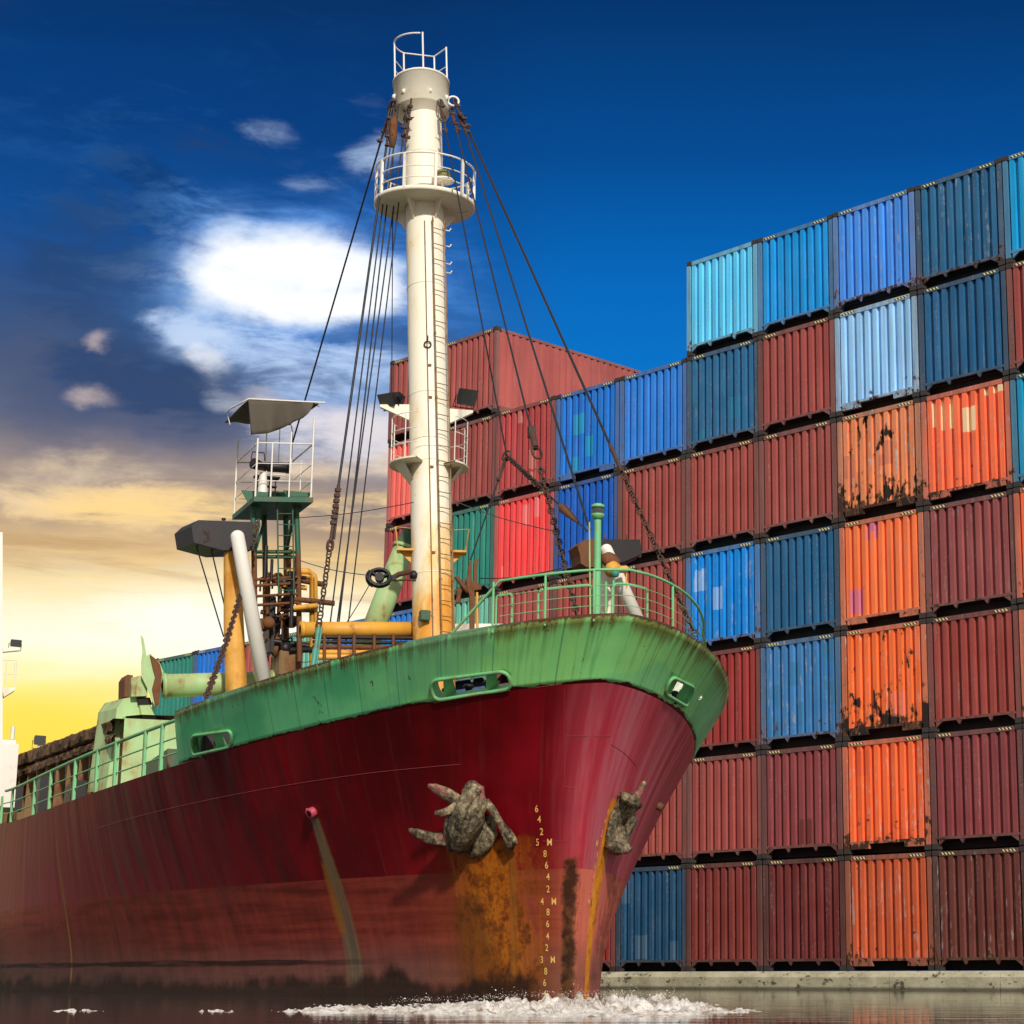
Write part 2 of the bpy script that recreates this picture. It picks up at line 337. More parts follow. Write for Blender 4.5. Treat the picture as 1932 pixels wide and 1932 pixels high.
M['casting'] = painted('corner_casting_iron', (.042, .036, .032), .42, rustc=(.07, .04, .025), rust2=(.03, .022, .018), sc=7, rough=.7)
m, nt, b = newmat('hazard_stripes'); c = texco(nt); x, y, z = sepv(nt, c); w = ((x+z*.8)*11.0)._m('FRACT'); n4 = nz(nt, c, 14, 4)
setc(nt, b, mixc(nt, w.step(.46, .52), (.02, .02, .018), mixc(nt, n4*.4, (.80, .70, .26), (.66, .60, .42))), .5); M['hazard'] = m
m, nt, b = newmat('dark_underside'); c = texco(nt); n1 = nz(nt, c, 3, 4); setc(nt, b, mixc(nt, n1, (.012, .010, .009), (.03, .024, .02)), .9); M['under'] = m
# quay concrete
m, nt, b = newmat('quay_concrete'); c = texco(nt); x, y, z = sepv(nt, c)
n1 = nz(nt, c, 1.2, 6, .6); n2 = nz(nt, c, 1.6, 6, .7, sc=(1, 1, 2.5)); n3 = nz(nt, c, 12, 5)
g = ramp(nt, n1*.7+n3*.3, [(.3, lin((138, 132, 104))), (.6, lin((196, 188, 156))), (.8, lin((212, 206, 182)))])
g = mixc(nt, (n2*.7+n3*.3).step(.53, .60)*.9, g, lin((52, 48, 38)))
g = mixc(nt, (1.0-z.step(.03, .10))*.8, g, lin((60, 58, 42)))
setc(nt, b, g, .85, bump=n3+n1, bs=.4, bd=.02); M['concrete'] = m
m, nt, b = newmat('yard_asphalt'); c = texco(nt); setc(nt, b, mixc(nt, nz(nt, c, 2, 5), (.04, .04, .04), (.075, .072, .068)), .9); M['yard'] = m
# harbour water
m, nt, b = newmat('harbour_water'); c = texco(nt)
h1 = nz(nt, c, 1.6, 3, .5, sc=(.55, 1.5, 1)); h2 = nz(nt, c, 6.0, 3, .55, sc=(.6, 1.4, 1), off=(4, 3, 0)); h3 = nz(nt, c, .45, 2, .5)
setc(nt, b, (.055, .046, .042), .03, bump=h1*1.0+h2*.22+h3*1.2, bs=.07, bd=.06, spec=.5); b.inputs['IOR'].default_value = 1.33; M['water'] = m
m, nt, b = newmat('sea_foam'); c = texco(nt); n1 = nz(nt, c, 9, 6, .7); n2 = nz(nt, c, 2.2, 4, .6, off=(3, 1, 0))
setc(nt, b, mixc(nt, (n1*.5+n2*.5).step(.36, .56), lin((150, 122, 96)), lin((250, 240, 226))), .75, bump=n1, bs=1.0, bd=.05); M['foam'] = m

# ------------------------------------------------------------------ hull shape
PSI = .39763
BASE = Vector((-1.34975, 25.99976, 0))
q_R, q_kr, q_B, q_L0, q_L1, q_p0, q_p1, q_q0, q_q1, q_kp = 4.28314, 3.10644, 5.5331, 18.67652, 30.06154, 1.17851, 6.18493, .79074, .61773, 1.58968
LEND = 34.0
def rimz(l): l = np.minimum(l, 24.5); return 4.7145-.09074*l+.00313*l*l
def foot(l): l = np.minimum(l, 24.5); return rimz(l)-(.75328-.00473*l)
def half(l, z):
    s = np.clip(z/6.3, 0, 1.3); w = s**q_kp
    L = q_L0+(q_L1-q_L0)*s; pp = q_p0+(q_p1-q_p0)*w; qq = q_q0+(q_q1-q_q0)*w
    y = q_B*(1-(1-np.clip(l/L, 0, 1))**pp)**qq
    return y*(1-.40*np.clip((l-24.5)/(LEND-24.5), 0, 1)**2)
def stem(z): return q_R*np.clip(z/6.3, 0, 1.3)**q_kr
def hp(l, z, side):               # hull point in the ship's own frame (forward, port, up); side +1 port, -1 starboard
    return Vector((float(stem(z)-l), float(side*half(l, z)), float(z)))
TH = PSI-math.pi/2
SHIPM = Matrix.Translation(BASE) @ Matrix.Rotation(TH, 4, 'Z'); SHIPI = SHIPM.inverted()
CP, SP = math.cos(PIT), math.sin(PIT)
def ray(u, v):
    a = (u-CX)/FOC; b_ = -(v-CY)/FOC
    return Vector((a, CP-b_*SP, SP+b_*CP))
CAML = SHIPI @ Vector((0, 0, CAMH))
def _lr(u, v): return SHIPI.to_3x3() @ ray(u, v)
def on_a(u, v, a): d = _lr(u, v); return CAML+d*((a-CAML.x)/d.x)       # on a transverse plane of the ship
def on_y(u, v, y): d = _lr(u, v); return CAML+d*((y-CAML.y)/d.y)       # on a lengthwise plane of the ship
def pxm(P): # picture scale (px per m) at a ship point
    w = SHIPM @ Vector(P); return FOC/(w.y*CP+(w.z-CAMH)*SP)
_ls = np.concatenate([np.linspace(0, 1, 160)**2*8, np.linspace(8.1, 26, 120)]); _zs = np.linspace(0, 5, 140)
_L, _Z = np.meshgrid(_ls, _zs, indexing='ij')
def _proj(A, Y, Z):
    m = np.array(SHIPM); X = m[0, 0]*A+m[0, 1]*Y+m[0, 3]; Yw = m[1, 0]*A+m[1, 1]*Y+m[1, 3]; Zc = Z-CAMH
    d = Yw*CP+Zc*SP; return CX+FOC*X/d, CY-FOC*(-Yw*SP+Zc*CP)/d
_G = {sd_: _proj(stem(_Z)-_L, sd_*half(_L, _Z), _Z) for sd_ in (1, -1)}
def hull_at(u, v, side):          # (l, z) of the hull skin seen there
    U, V = _G[side]; D = (U-u)**2+(V-v)**2; near = D < max(64., D.min()*1.5); i, j = np.unravel_index(np.argmin(np.where(near, _L+D*.004, 1e9)), D.shape); l, z = _L[i, j], _Z[i, j]
    for _ in range(12):
        f0 = np.array(_proj(stem(z)-l, side*half(l, z), z)); e = 1e-3
        fl = np.array(_proj(stem(z)-(l+e), side*half(l+e, z), z)); fz = np.array(_proj(stem(z+e)-l, side*half(l, z+e), z+e))
        J = np.stack([(fl-f0)/e, (fz-f0)/e], 1)
        try: s_ = np.linalg.solve(J, np.array([u, v])-f0)
        except Exception: break
        s_ = np.clip(s_, -.3, .3); l = max(1e-3, l+s_[0]); z = z+s_[1]
    return float(l), float(z)
def hn(l, z, side):               # outward normal
    e = 2e-3; p = hp(l, z, side); a = hp(l+e, z, side)-p; b_ = hp(l, z+e, side)-p
    n = a.cross(b_).normalized(); return n if n.y*side > 0 else -n

# ------------------------------------------------------------------ ground, quay, water
def plane(name, x0, x1, y0, y1, z, mat, n=1):
    mb = MB(); rows = [[(x0+(x1-x0)*i/n, y0+(y1-y0)*j/n, z) for i in range(n+1)] for j in range(n+1)]
    mb.grid(rows, False); return mb.obj(name, mat)
tag(plane('water', -1500, 1500, -300, 3000, 0, M['water']), None, None, kind='structure')
WD = Vector((.72461, -.68916, 0)); WI = Vector((.68916, .72461, 0)); W0 = Vector((-5.2593, 54.2352, 0)); WZ = .4252
CPIT, RPIT = 2.48, 2.60
WROT = math.atan2(WD.y, WD.x)
qe = empty('quay', W0, WROT); tag(qe, None, None, kind='structure')
mb = MB(); zt = WZ-.012
prof = [(-.62, -.6), (-.62, zt-.13), (-.56, zt-.05), (-.46, zt), (-.2, zt)]
xs = [-70+i*2.9 for i in range(38)]
for i in range(len(xs)-1):
    a, b_ = xs[i]+.012, xs[i+1]-.012
    mb.grid([[(a, y, z) for y, z in prof], [(b_, y, z) for y, z in prof]], False)
    for x in (a, b_): mb.add([(x, y, z) for y, z in prof]+[(x, -.2, -.6)], [tuple(range(6))])
mb.span((-70, -.59, -.6), (36, -.3, zt-.14)); mb.obj('quay_edge', M['concrete'], qe)
mb = MB(); mb.span((-70, -.2, -.6), (36, 400, zt-.02)); mb.obj('yard_ground', M['yard'], qe)

# ------------------------------------------------------------------ containers
CW, CH, CL = 2.438, 2.575, 6.06
def cmeshes():
    d = {}
    def corr(n, x0, x1, z0, z1, y, dep, f, g):   # corrugated sheet facing -y
        p = (x1-x0)/n; pr = [(x0, y+dep)]
        for i in range(n):
            s = x0+i*p; pr += [(s+p*.12, y+dep), (s+p*.22, y), (s+p*.70, y), (s+p*.77, y+dep)]
        pr.append((x1, y+dep)); return [[(a, b_, z0) for a, b_ in pr], [(a, b_, z1) for a, b_ in pr]]
    h = CW/2
    mb = MB(); mb.grid(corr(9, -h+.12, h-.12, .27, CH-.10, .016, .078, .3, .3), False)
    rows = corr(9, -h+.12, h-.12, .27, CH-.10, CL-.066, .046, .3, .3)
    mb.grid([[(a, CL-.02-(b_-(CL-.066)), z) for a, b_, z in r] for r in rows], False)
    for sx in (-1, 1):
        r = corr(22, .16, CL-.16, .22, CH-.10, .012, .036, .3, .3)
        mb.grid([[(sx*(h-b_), a, z) for a, b_, z in q] for q in r], False)
    r = corr(40, .12, CL-.12, -h+.05, h-.05, .02, .02, .3, .3)
    mb.grid([[(z, a, CH-b_+.0) for a, b_, z in q] for q in r], False)
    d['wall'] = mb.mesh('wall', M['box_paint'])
    mb = MB()
    for sx in (-1, 1):
        for y in (0, CL-.12): mb.span((min(sx*h, sx*(h-.12)), y, .12), (max(sx*h, sx*(h-.12)), y+.12, CH-.12))
        mb.span((min(sx*(h-.005), sx*(h-.06)), .18, CH-.11), (max(sx*(h-.005), sx*(h-.06)), CL-.18, CH-.03))
        mb.span((min(sx*(h-.005), sx*(h-.06)), .18, .06), (max(sx*(h-.005), sx*(h-.06)), CL-.18, .23))
    for y in (.0, CL-.1): mb.span((-h+.175, y+.004, CH-.125), (h-.175, y+.08, CH-.02))
    for y in (.0, CL-.1): mb.span((-h+.122, y+.006, .215), (h-.122, y+.09, .275))
    for sx in (-1, 1):                                  # gussets under the end sill
        mb.prism([(sx*(h-.18), .012, .214), (sx*(h-.36), .012, .214), (sx*(h-.18), .012, .09)], (0, .04, 0))
        mb.prism([(sx*.42+.07, .012, .214), (sx*.42-.07, .012, .214), (sx*.42, .012, .12)], (0, .05, 0))
    d['frame'] = mb.mesh('frame', M['frame_paint'])
    mb = MB()
    for sx in (-1, 1):
        for y in (0, CL-.12): mb.span((min(sx*h, sx*(h-.12)), y, .12), (max(sx*h, sx*(h-.12)), y+.12, CH-.12))
        mb.span((min(sx*(h-.005), sx*(h-.06)), .18, CH-.11), (max(sx*(h-.005), sx*(h-.06)), CL-.18, CH-.03))
        mb.span((min(sx*(h-.005), sx*(h-.06)), .18, .06), (max(sx*(h-.005), sx*(h-.06)), CL-.18, .23))
        mb.span((min(sx*.5, sx*(h-.19)), .008, .10), (max(sx*.5, sx*(h-.19)), .09, .214))
    for y in (.0, CL-.1): mb.span((-h+.175, y+.004, CH-.125), (h-.175, y+.08, CH-.02)); mb.span((-h+.122, y+.006, .215), (h-.122, y+.09, .275))
    d['frame_pocket'] = mb.mesh('frame', M['frame_paint'])
    mb = MB(); mb.span((-h+.13, .16, .20), (h-.13, CL-.16, .212))
    for k in range(12): mb.span((-h+.07, .3+k*.48, .014), (h-.07, .36+k*.48, .195))
    d['floor'] = mb.mesh('floor', M['under'])
    mb = MB(); mb.span((0, -.006, 0), (.165, .17, .118)); me = MB()
    d['casting'] = mb.mesh('corner_casting', M['casting'], bevel=.008)
    mb = MB(); mb.span((-.19, .000, 0), (.19, .0045, .052)); d['stripe'] = mb.mesh('warning_stripe', M['hazard'])
    mb = MB(); mb.lathe([(.0, 0), (.045, 0), (.03, .02), (.03, .05), (0, .05)], n=8); d['lock'] = mb.mesh('twist_lock', M['casting'])
    return d
CM = cmeshes()
MAR = lin((166, 78, 70)); MAR2 = lin((156, 66, 58)); MAR3 = lin((176, 88, 80)); DKM = lin((132, 58, 52)); DKM2 = lin((112, 60, 50))
CY1 = lin((92, 196, 232)); AZ = lin((0, 138, 208)); BLS = lin((64, 140, 220)); STE = lin((34, 98, 138)); NAV = lin((28, 88, 128)); NAV2 = lin((28, 74, 104)); SKY = lin((146, 200, 236)); STB = lin((56, 120, 172))
COR = lin((240, 106, 92)); RED = lin((186, 70, 70)); BRED = lin((240, 70, 70)); TEA = lin((40, 130, 112)); LTE = lin((110, 180, 155)); BLU = lin((20, 112, 200)); DBL = lin((0, 88, 180)); BL2 = lin((40, 124, 205))
ORF = lin((226, 132, 86)); ORP = lin((246, 116, 62)); ORR = lin((246, 110, 52)); ORG = lin((246, 102, 52)); ORD = lin((190, 84, 48)); ORB = lin((250, 106, 66))
# row -> column -> colour, rust, pocketed sill, stripes, description
T = {
 7: {-2: (MAR3, .1, 'dusty maroon container topmost in the narrow stack left of the mast'),
     -1: (MAR3, .1, 'brownish maroon container showing its long side against the sky, right of mast'),
      3: (CY1, .35, 'bright cyan container at the left end of the top row'),
      4: (AZ, .15, 'azure container second from left in the top row'),
      5: (BLS, .55, 'medium blue container with pale scratches, in the top row above the sky-blue one'),
      6: (STE, .5, 'dull steel blue scuffed container in the top row beside the right frame edge one'),
      7: (lin((0, 150, 205)), .2, 'cyan container cut by the right edge in the top row')},
 6: {-2: (COR, .15, 'coral red container just left of the mast, under the topmost maroon one'),
     -1: (MAR, .15, 'maroon container directly under the one with its long side showing'),
      0: (RED, .2, 'red container with pale patches directly left of the teal-tinted blue one'),
      1: (BLU, .15, 'blue container with teal repainted patches at the middle of the skyline'),
      2: (BL2, .15, 'clean medium blue container left of the dark steel one on the skyline'),
      3: (STE, .35, 'dark steel blue container directly under the leftmost cyan top-row one'),
      4: (MAR, .1, 'maroon container in the sixth row under the azure top-row one'),
      5: (SKY, .45, 'pale sky-blue container with rust-nibbled edges'),
      6: (NAV, .2, 'navy container between the pale sky-blue one and the right edge'),
      7: (MAR, .2, 'maroon container cut by the right edge, just below the cyan one')},
 5: {-2: (RED, .3, 'red container left of the mast behind the mast-side green boom'),
     -1: (TEA, .2, 'dark teal container right of the mast foot'),
      0: (BRED, .15, 'bright red container with faded pink patches right of the teal one'),
      1: (DBL, .1, 'deep blue container right behind the green lantern pole'),
      2: (MAR, .2, 'maroon container behind the dark crosshead on the port side'),
      3: (MAR, .15, 'maroon container directly above the peeling azure one'),
      4: (MAR, .1, 'maroon container directly above the plain navy one'),
      5: (ORF, .95, 'faded pale orange container with a rust-eaten bottom edge'),
      6: (ORB, .55, 'bright orange container with cream patches'),
      7: (lin((0, 130, 170)), .2, 'azure container cut by the right edge, beside the cream-patched orange one')},
 4: {-2: (BL2, .15, 'blue container low behind the mast foot, left of it'),
     -1: (LTE, .3, 'pale teal container low behind the bow railing, right of the mast'),
      0: (MAR3, .1, 'dusty maroon container below the bright red one, behind the bow railing'),
      1: (MAR, .1, 'maroon container below the deep blue one, behind the bow railing'),
      2: (MAR, .1, 'maroon container behind the right end of the bow railing'),
      3: (lin((0, 128, 208)), .5, 'azure container with white peeling paint near its foot'),
      4: (NAV, .1, 'plain navy container between peeling azure and pink-patched orange ones'),
      5: (ORP, .35, 'orange container with pink and purple patches'),
      6: (lin((150, 76, 76)), .4, 'maroon container with a small drawn diamond, under the cream-patched orange one'),
      7: (ORG, .3, 'orange container cut by the right edge, in the fourth row up')},
 3: {3: (lin((160, 54, 48)), .1, 'dark red container half hidden by the tip of the green bow'),
      4: (STB, .55, 'scuffed steel blue container directly below the plain navy one'),
      5: (ORR, .85, 'orange container pitted with large black rust holes'),
      6: (MAR2, .2, 'clean red-brown container right of the rust-pitted orange one'),
      7: (ORG, .3, 'orange container cut by the right edge, in the third row up')},
 2: {2: (MAR, .2, 'maroon container directly above the navy bottom-row one'),
      3: (MAR, .2, 'maroon container between two maroon ones in the second row up'),
      4: (lin((144, 66, 66)), .2, 'maroon container with darker repainted patches under the scuffed blue one'),
      5: (ORG, .65, 'vivid orange container with black chips, directly above the bottom orange one'),
      6: (lin((142, 64, 66)), .25, 'maroon container directly above the dark brown bottom-row one'),
      7: (DKM2, .35, 'brown container cut by the right edge, second row up')},
 1: {1: (lin((160, 62, 56)), .1, 'red-brown container sliver beside the stem in the bottom row'),
      2: (NAV2, .25, 'dark navy container with azure bottom corners in the bottom row'),
      3: (DKM, .1, 'red-brown container right of the navy one in the bottom row'),
      4: (lin((118, 50, 46)), .1, 'dark maroon container left of the orange one in the bottom row'),
      5: (ORD, .55, 'dull orange container in the bottom row'),
      6: (DKM2, .5, 'dark brown stained container right of the bottom orange one'),
      7: (DKM2, .5, 'brown container cut by the right edge in the bottom row')},
}
pal = [MAR, BL2, LTE, MAR3, TEA, COR, STB, BLU, MAR2]
far = {-3: (BL2, 'blue container right behind the mast foot pipes'), -4: (LTE, 'pale teal container beyond the deck pipes'), -5: (MAR3, 'pinkish maroon container beyond the lattice tower foot'),
       -6: (BLU, 'blue container glimpsed above the thick green boom, behind the chain'), -7: (TEA, 'green container glimpsed above the thick green boom, left of the blue one'), -8: (BLU, 'blue container glimpsed above the thick green boom, behind the chain'),
       -9: (TEA, 'dark green container glimpsed above the green boom, left of the blue one'), -10: (TEA, 'green container at the far left end of the far row')}
for c_, (k, lb) in far.items():
    if c_ >= -7: T[4][c_] = (k, .2, lb)
POCKET = {(5, 6), (4, 5), (3, 5), (2, 5), (1, 5), (6, 1), (6, 5), (5, 5)}
NOSTRIPE = {(5, 6), (7, 3)}
PATCH = {(5, 6): (1., (.95, .62, .36)), (4, 5): (.9, (.62, .16, .30)), (3, 5): (.35, (.75, .25, .2)), (2, 4): (.7, (.12, .025, .022)), (4, 3): (.35, (.62, .75, .85)), (6, 0): (.4, (.75, .35, .25)),
         (5, 0): (.55, (.85, .30, .28)), (6, 1): (.7, (.02, .34, .50)), (3, 4): (.45, (.03, .16, .26)), (1, 2): (.5, (.10, .17, .24)), (5, 5): (.4, (.34, .10, .10)), (6, 5): (.0, (0, 0, 0)), (6, 3): (.5, (.02, .20, .34)), (2, 5): (.3, (.55, .06, .03))}
def container(c, r, colr, rust, label, hidden=False):
    p = W0+WD*((c+.5)*CPIT)+Vector((0, 0, WZ+(r-1)*RPIT))
    e = empty('shipping_container', p+WI*random.uniform(-.02, .03)+WD*random.uniform(-.012, .012), WROT+R(random.uniform(-.15, .15)))
    tag(e, label, 'container', 'hidden containers of the stack behind the ship' if hidden else 'stacked shipping containers on the quay')
    j = [min(.95, x*(.92 if colr[0] > 3*colr[2] and colr[0] < .5 else 1.12)*random.uniform(.96, 1.04)) for x in colr]
    parts = [('wall', CM['wall'])]
    parts.append(('frame', CM['frame_pocket' if (r, c) in POCKET else 'frame'])); parts.append(('floor', CM['floor']))
    for nme, me in parts:
        o = link(nme, me, e); g = sum(j)/3
        cc = j
        if nme == 'frame': cc = [x*.50+w_*(.14*g+.020) for x, w_ in zip(j, (1.08, 1., .84))]
        o.color = (*cc, rust)
        if nme == 'wall':
            pa, pc = PATCH.get((r, c), (0., (0, 0, 0))); o['patch'] = pa; o['patch_colour'] = pc
    if hidden: return
    for sx in (-1, 1):
        for zz in (-.002, CH-.113):
            o = link('corner_casting', CM['casting'], e); o.location = (-CW/2-.003 if sx < 0 else CW/2+.003-.165, -.002, zz)
        o = link('twist_lock', CM['lock'], e); o.location = (sx*(CW/2-.08), .08, CH-.012)
    if (r, c) not in NOSTRIPE:
        for sx in (-1, 1):
            o = link('warning_stripe', CM['stripe'], e); o.location = (sx*(CW/2-.42), -.0022, CH-.098)
for r, row in T.items():
    for c, (k, ru, lb) in row.items(): container(c, r, k, ru, lb)
for r in (1, 2, 3):
    for c in range(-7, 3):
        if c in T[r]: continue
        container(c, r, random.choice(pal), .1, 'stacked container hidden behind the hull', hidden=True)
# ------------------------------------------------------------------ ship
SH = empty('cargo_ship', BASE, TH)
tag(SH, 'weathered small cargo ship with crimson hull, green bow bulwark and cream foremast', 'ship')
S1, S2 = -1, 1     # starboard, port
LS = list(np.concatenate([np.linspace(0, 1, 46)**1.8*7.3, np.linspace(7.6, 24.5, 44), np.linspace(25, LEND, 8)]))
def uvs(me, fn, name='hull'):
    ul = me.uv_layers.new(name=name)
    for lp in me.loops:
        ul.data[lp.index].uv = fn(me.vertices[lp.vertex_index].co)
def skin_uv(co):                  # metres aft of the stem (port negative), height
    z = max(co.z, -.8); l = float(stem(z))-co.x
    return (l if co.y <= 0 else -l, co.z)
# hull skin
mb = MB(); ks = np.linspace(0, 1, 44)
rows = []
for k in ks:
    row = []
    for sd_, seq in ((S1, LS[::-1]), (S2, LS[1:])):
        for l in seq:
            z = -.8+k*(float(foot(l))+.8); row.append(hp(l, z, sd_))
    rows.append(row)
mb.grid(rows, True)
n = len(LS)
tr = [[r_[0], r_[-1]] for r_ in rows]; mb.grid(tr, False)
me = mb.mesh('hull', None); uvs(me, skin_uv)

m, nt, b = newmat('hull_red'); uvn = nt.nodes.new('ShaderNodeUVMap'); uvn.uv_map = 'hull'; uv = E(nt, uvn.outputs[0]); u, z, _ = sepv(nt, uv); tc = texco(nt)
big = nz(nt, uv, .45, 4, .55); st = nz(nt, uv, 1.0, 6, .6, sc=(3.2, .22, 1)); st2 = nz(nt, uv, 1.0, 6, .62, sc=(11, .45, 1), off=(3, 1, 0)); hs = nz(nt, uv, 1.0, 6, .6, sc=(.35, 6, 1), off=(1, 4, 0))
fine = nz(nt, tc, 20, 6, .65); med = nz(nt, tc, 4.5, 6, .65, off=(1, 1, 4))
aft = u.step(4.5, 17.0)
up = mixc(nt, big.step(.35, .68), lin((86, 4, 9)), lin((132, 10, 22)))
port = 1.0-u.step(-.25, .35); up = mixc(nt, port*.8, up, lin((200, 62, 78)))  # pinker towards port: the sunlit side is painted into the colour
up = mixc(nt, (aft*.9*(st*.9+.25)).clamp(), up, lin((152, 70, 72)))
up = mixc(nt, (st-.46).max(0.0)*2.4*(1.0-port*.7)*(big*1.6).min(1.0), up, lin((58, 6, 8)))
up = mixc(nt, ((st2*.5+st*.5).step(.50, .62)*u.step(3.2, 5.5)*(1.0-u.step(8.5, 12.0))*.55), up, lin((66, 22, 16)))
up = mixc(nt, port*((st2-.44).max(0.0)*1.3+(st-.45).max(0.0)*1.2), up, lin((214, 150, 158)))  # pale streaks on port and stem, painted highlights
up = mixc(nt, (st2-.56).max(0.0)*2.4*(.25+aft), up, lin((166, 100, 98)))
up = mixc(nt, (st2*.5+med*.5).step(.60, .70)*(aft*.6+.08), up, lin((112, 62, 24)))
edge = (z+(st2-.5)*.5).step(3.0, 3.6)*aft*st.step(.45, .6); up = mixc(nt, edge*.7, up, lin((96, 62, 30)))
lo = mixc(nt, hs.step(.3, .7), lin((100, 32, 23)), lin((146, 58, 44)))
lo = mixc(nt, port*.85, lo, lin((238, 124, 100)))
lo = mixc(nt, (big*.6+med*.4).step(.48, .6)*.55, lo, lin((140, 60, 46)))
lo = mixc(nt, (hs*.5+big*.5).step(.5, .62)*.5, lo, lin((120, 50, 44)))
lo = mixc(nt, (1.0-z.step(.35, .95))*.8*(hs*.9+.25), lo, lin((112, 84, 74)))
lo = mixc(nt, ((1.0-z.step(.2, .75))*(aft*.8+.15)*(hs*.9+.25)).clamp(), lo, lin((58, 46, 40)))
lo = mixc(nt, (u.step(6.0, 15.0)*(1.0-z.step(.8, 1.6))*(hs*1.1+.1)*.8).clamp(), lo, lin((74, 50, 44)))
lo = mixc(nt, (st2-.52).max(0.0)*1.6, lo, lin((92, 50, 30)))
zb_ = z+(med-.5)*.015
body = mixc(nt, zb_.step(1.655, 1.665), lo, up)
# port side and stem carry sunlight in the paint colour, low down too
def strip(u0, z0, u1, z1, w0, w1, soft=.35, nstr=.5, zt=None, zlo=None):
    t = ((z-z0)/(z1-z0)).clamp(); uc = t*(u1-u0)+u0; ww = t*(w1-w0)+w0
    d = (u-uc).abs()/ww+(st2-.5)*nstr+(med-.5)*nstr*1.4+(fine-.5)*nstr*.8+(big-.5)*nstr
    k = 1.0-d.step(1-soft, 1+soft)
    k = k*(1.0-(z+(med-.5)*.25).step(z0-.04, z0+.06))
    if zlo is not None: k = k*z.step(zlo-.05, zlo+.05)
    return k
def fromto(px0, px1, side=S1):
    a = hull_at(*px0, side); c_ = hull_at(*px1, side)
    return (a[0]*(-side), a[1], c_[0]*(-side), c_[1])
sA0 = strip(*fromto((925, 1600), (950, 1868)), .80, .95, 1.0, 2.2); body = mixc(nt, sA0*.55*(st2*.7+med*.6), body, lin((150, 78, 24)))
sA = strip(*fromto((918, 1585), (943, 1868)), .50, .54, .45, 1.6)
rustmix = ramp(nt, med*.5+fine*.25+st*.25, [(.34, lin((40, 24, 12))), (.45, lin((118, 60, 14))), (.54, lin((176, 96, 18))), (.64, lin((150, 110, 50)))])
body = mixc(nt, sA*.95, body, rustmix)
sA2 = strip(*fromto((880, 1690), (915, 1868)), .22, .45, .5, 1.3); body = mixc(nt, sA2*.7*(fine*.6+med*.6), body, lin((52, 36, 20)))
sC = strip(*fromto((965, 1600), (970, 1860)), .05, .06, .5, .6); body = mixc(nt, sC*.6, body, lin((140, 84, 30)))
sB = strip(*fromto((594, 1545), (672, 1870)), .09, .20, .4, .4); body = mixc(nt, sB*.85, body, mixc(nt, st2.step(.4, .6), lin((128, 108, 70)), lin((104, 92, 76))))
sB2 = strip(*fromto((610, 1630), (640, 1730)), .05, .10, .6, .8, zlo=.9); body = mixc(nt, sB2*.7, body, lin((150, 92, 30)))
sD = strip(*fromto((106, 1585), (128, 1880)), .035, .05, .4, .4); body = mixc(nt, sD*.8, body, lin((150, 106, 44)))
sP = strip(*fromto((1166, 1510), (1107, 1878), S2), .17, .13, .3, .9); body = mixc(nt, sP*.95, body, ramp(nt, med*.6+fine*.4, [(.36, lin((120, 60, 12))), (.48, lin((214, 130, 14))), (.6, lin((236, 156, 30)))]))
sP2 = strip(*fromto((1150, 1680), (1120, 1880), S2), .02, .025, .6, 1.2); body = mixc(nt, sP2*.7, body, lin((110, 64, 24)))
sE = strip(*fromto((1076, 1620), (1070, 1880)), .06, .07, .4, 1.0); body = mixc(nt, sE*.92, body, mixc(nt, med.step(.4, .6), lin((34, 22, 12)), lin((88, 56, 24))))
# black grime band low down on the quarter and growth along the waterline
gb = (1.0-((z-.50).abs()/.05+(hs-.5)*3.0).step(.6, 1.1))*u.step(2.5, 6.0)*(hs.step(.3, .5)); body = mixc(nt, gb*.85, body, lin((28, 18, 14)))
gb1 = nz(nt, uv, .8, 4, .6, off=(11, 0, 0), sc=(1, .5, 1)); gr = 1.0-(z-(gb1-.36).max(0.0)*.8-((u-3.0)/1.5).pow(2.0)._m('MULTIPLY', -1.0).exp()*(gb1-.30).max(0.0)*.45+(med-.5)*.16+(big-.5)*.3+(hs-.5)*.12).step(.0, .22); body = mixc(nt, gr*.93*u.step(.2, .7), body, mixc(nt, fine, lin((22, 14, 10)), lin((52, 34, 22))))
gt = (1.0-z.step(.1, .75))*(hs*.6+fine*.4).step(.5, .62)*u.step(1.0, 3.0); body = mixc(nt, gt*.5, body, lin((60, 44, 36)))
sea = ((u*.62)._m('FRACT')-.5).abs().step(.004, .008); body = mixc(nt, (1.0-sea)*.22, body, lin((60, 14, 14)))
frm = ((u*1.55)._m('FRACT')-.5).abs()
dent = nz(nt, uv, 1.0, 2, .5, sc=(1.3, .3, 1), off=(7, 3, 0))
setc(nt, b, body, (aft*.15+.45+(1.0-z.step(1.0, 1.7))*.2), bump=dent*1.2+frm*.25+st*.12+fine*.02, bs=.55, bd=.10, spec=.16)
M['hull'] = m; me.materials.append(m); HULL = link('hull', me, SH)

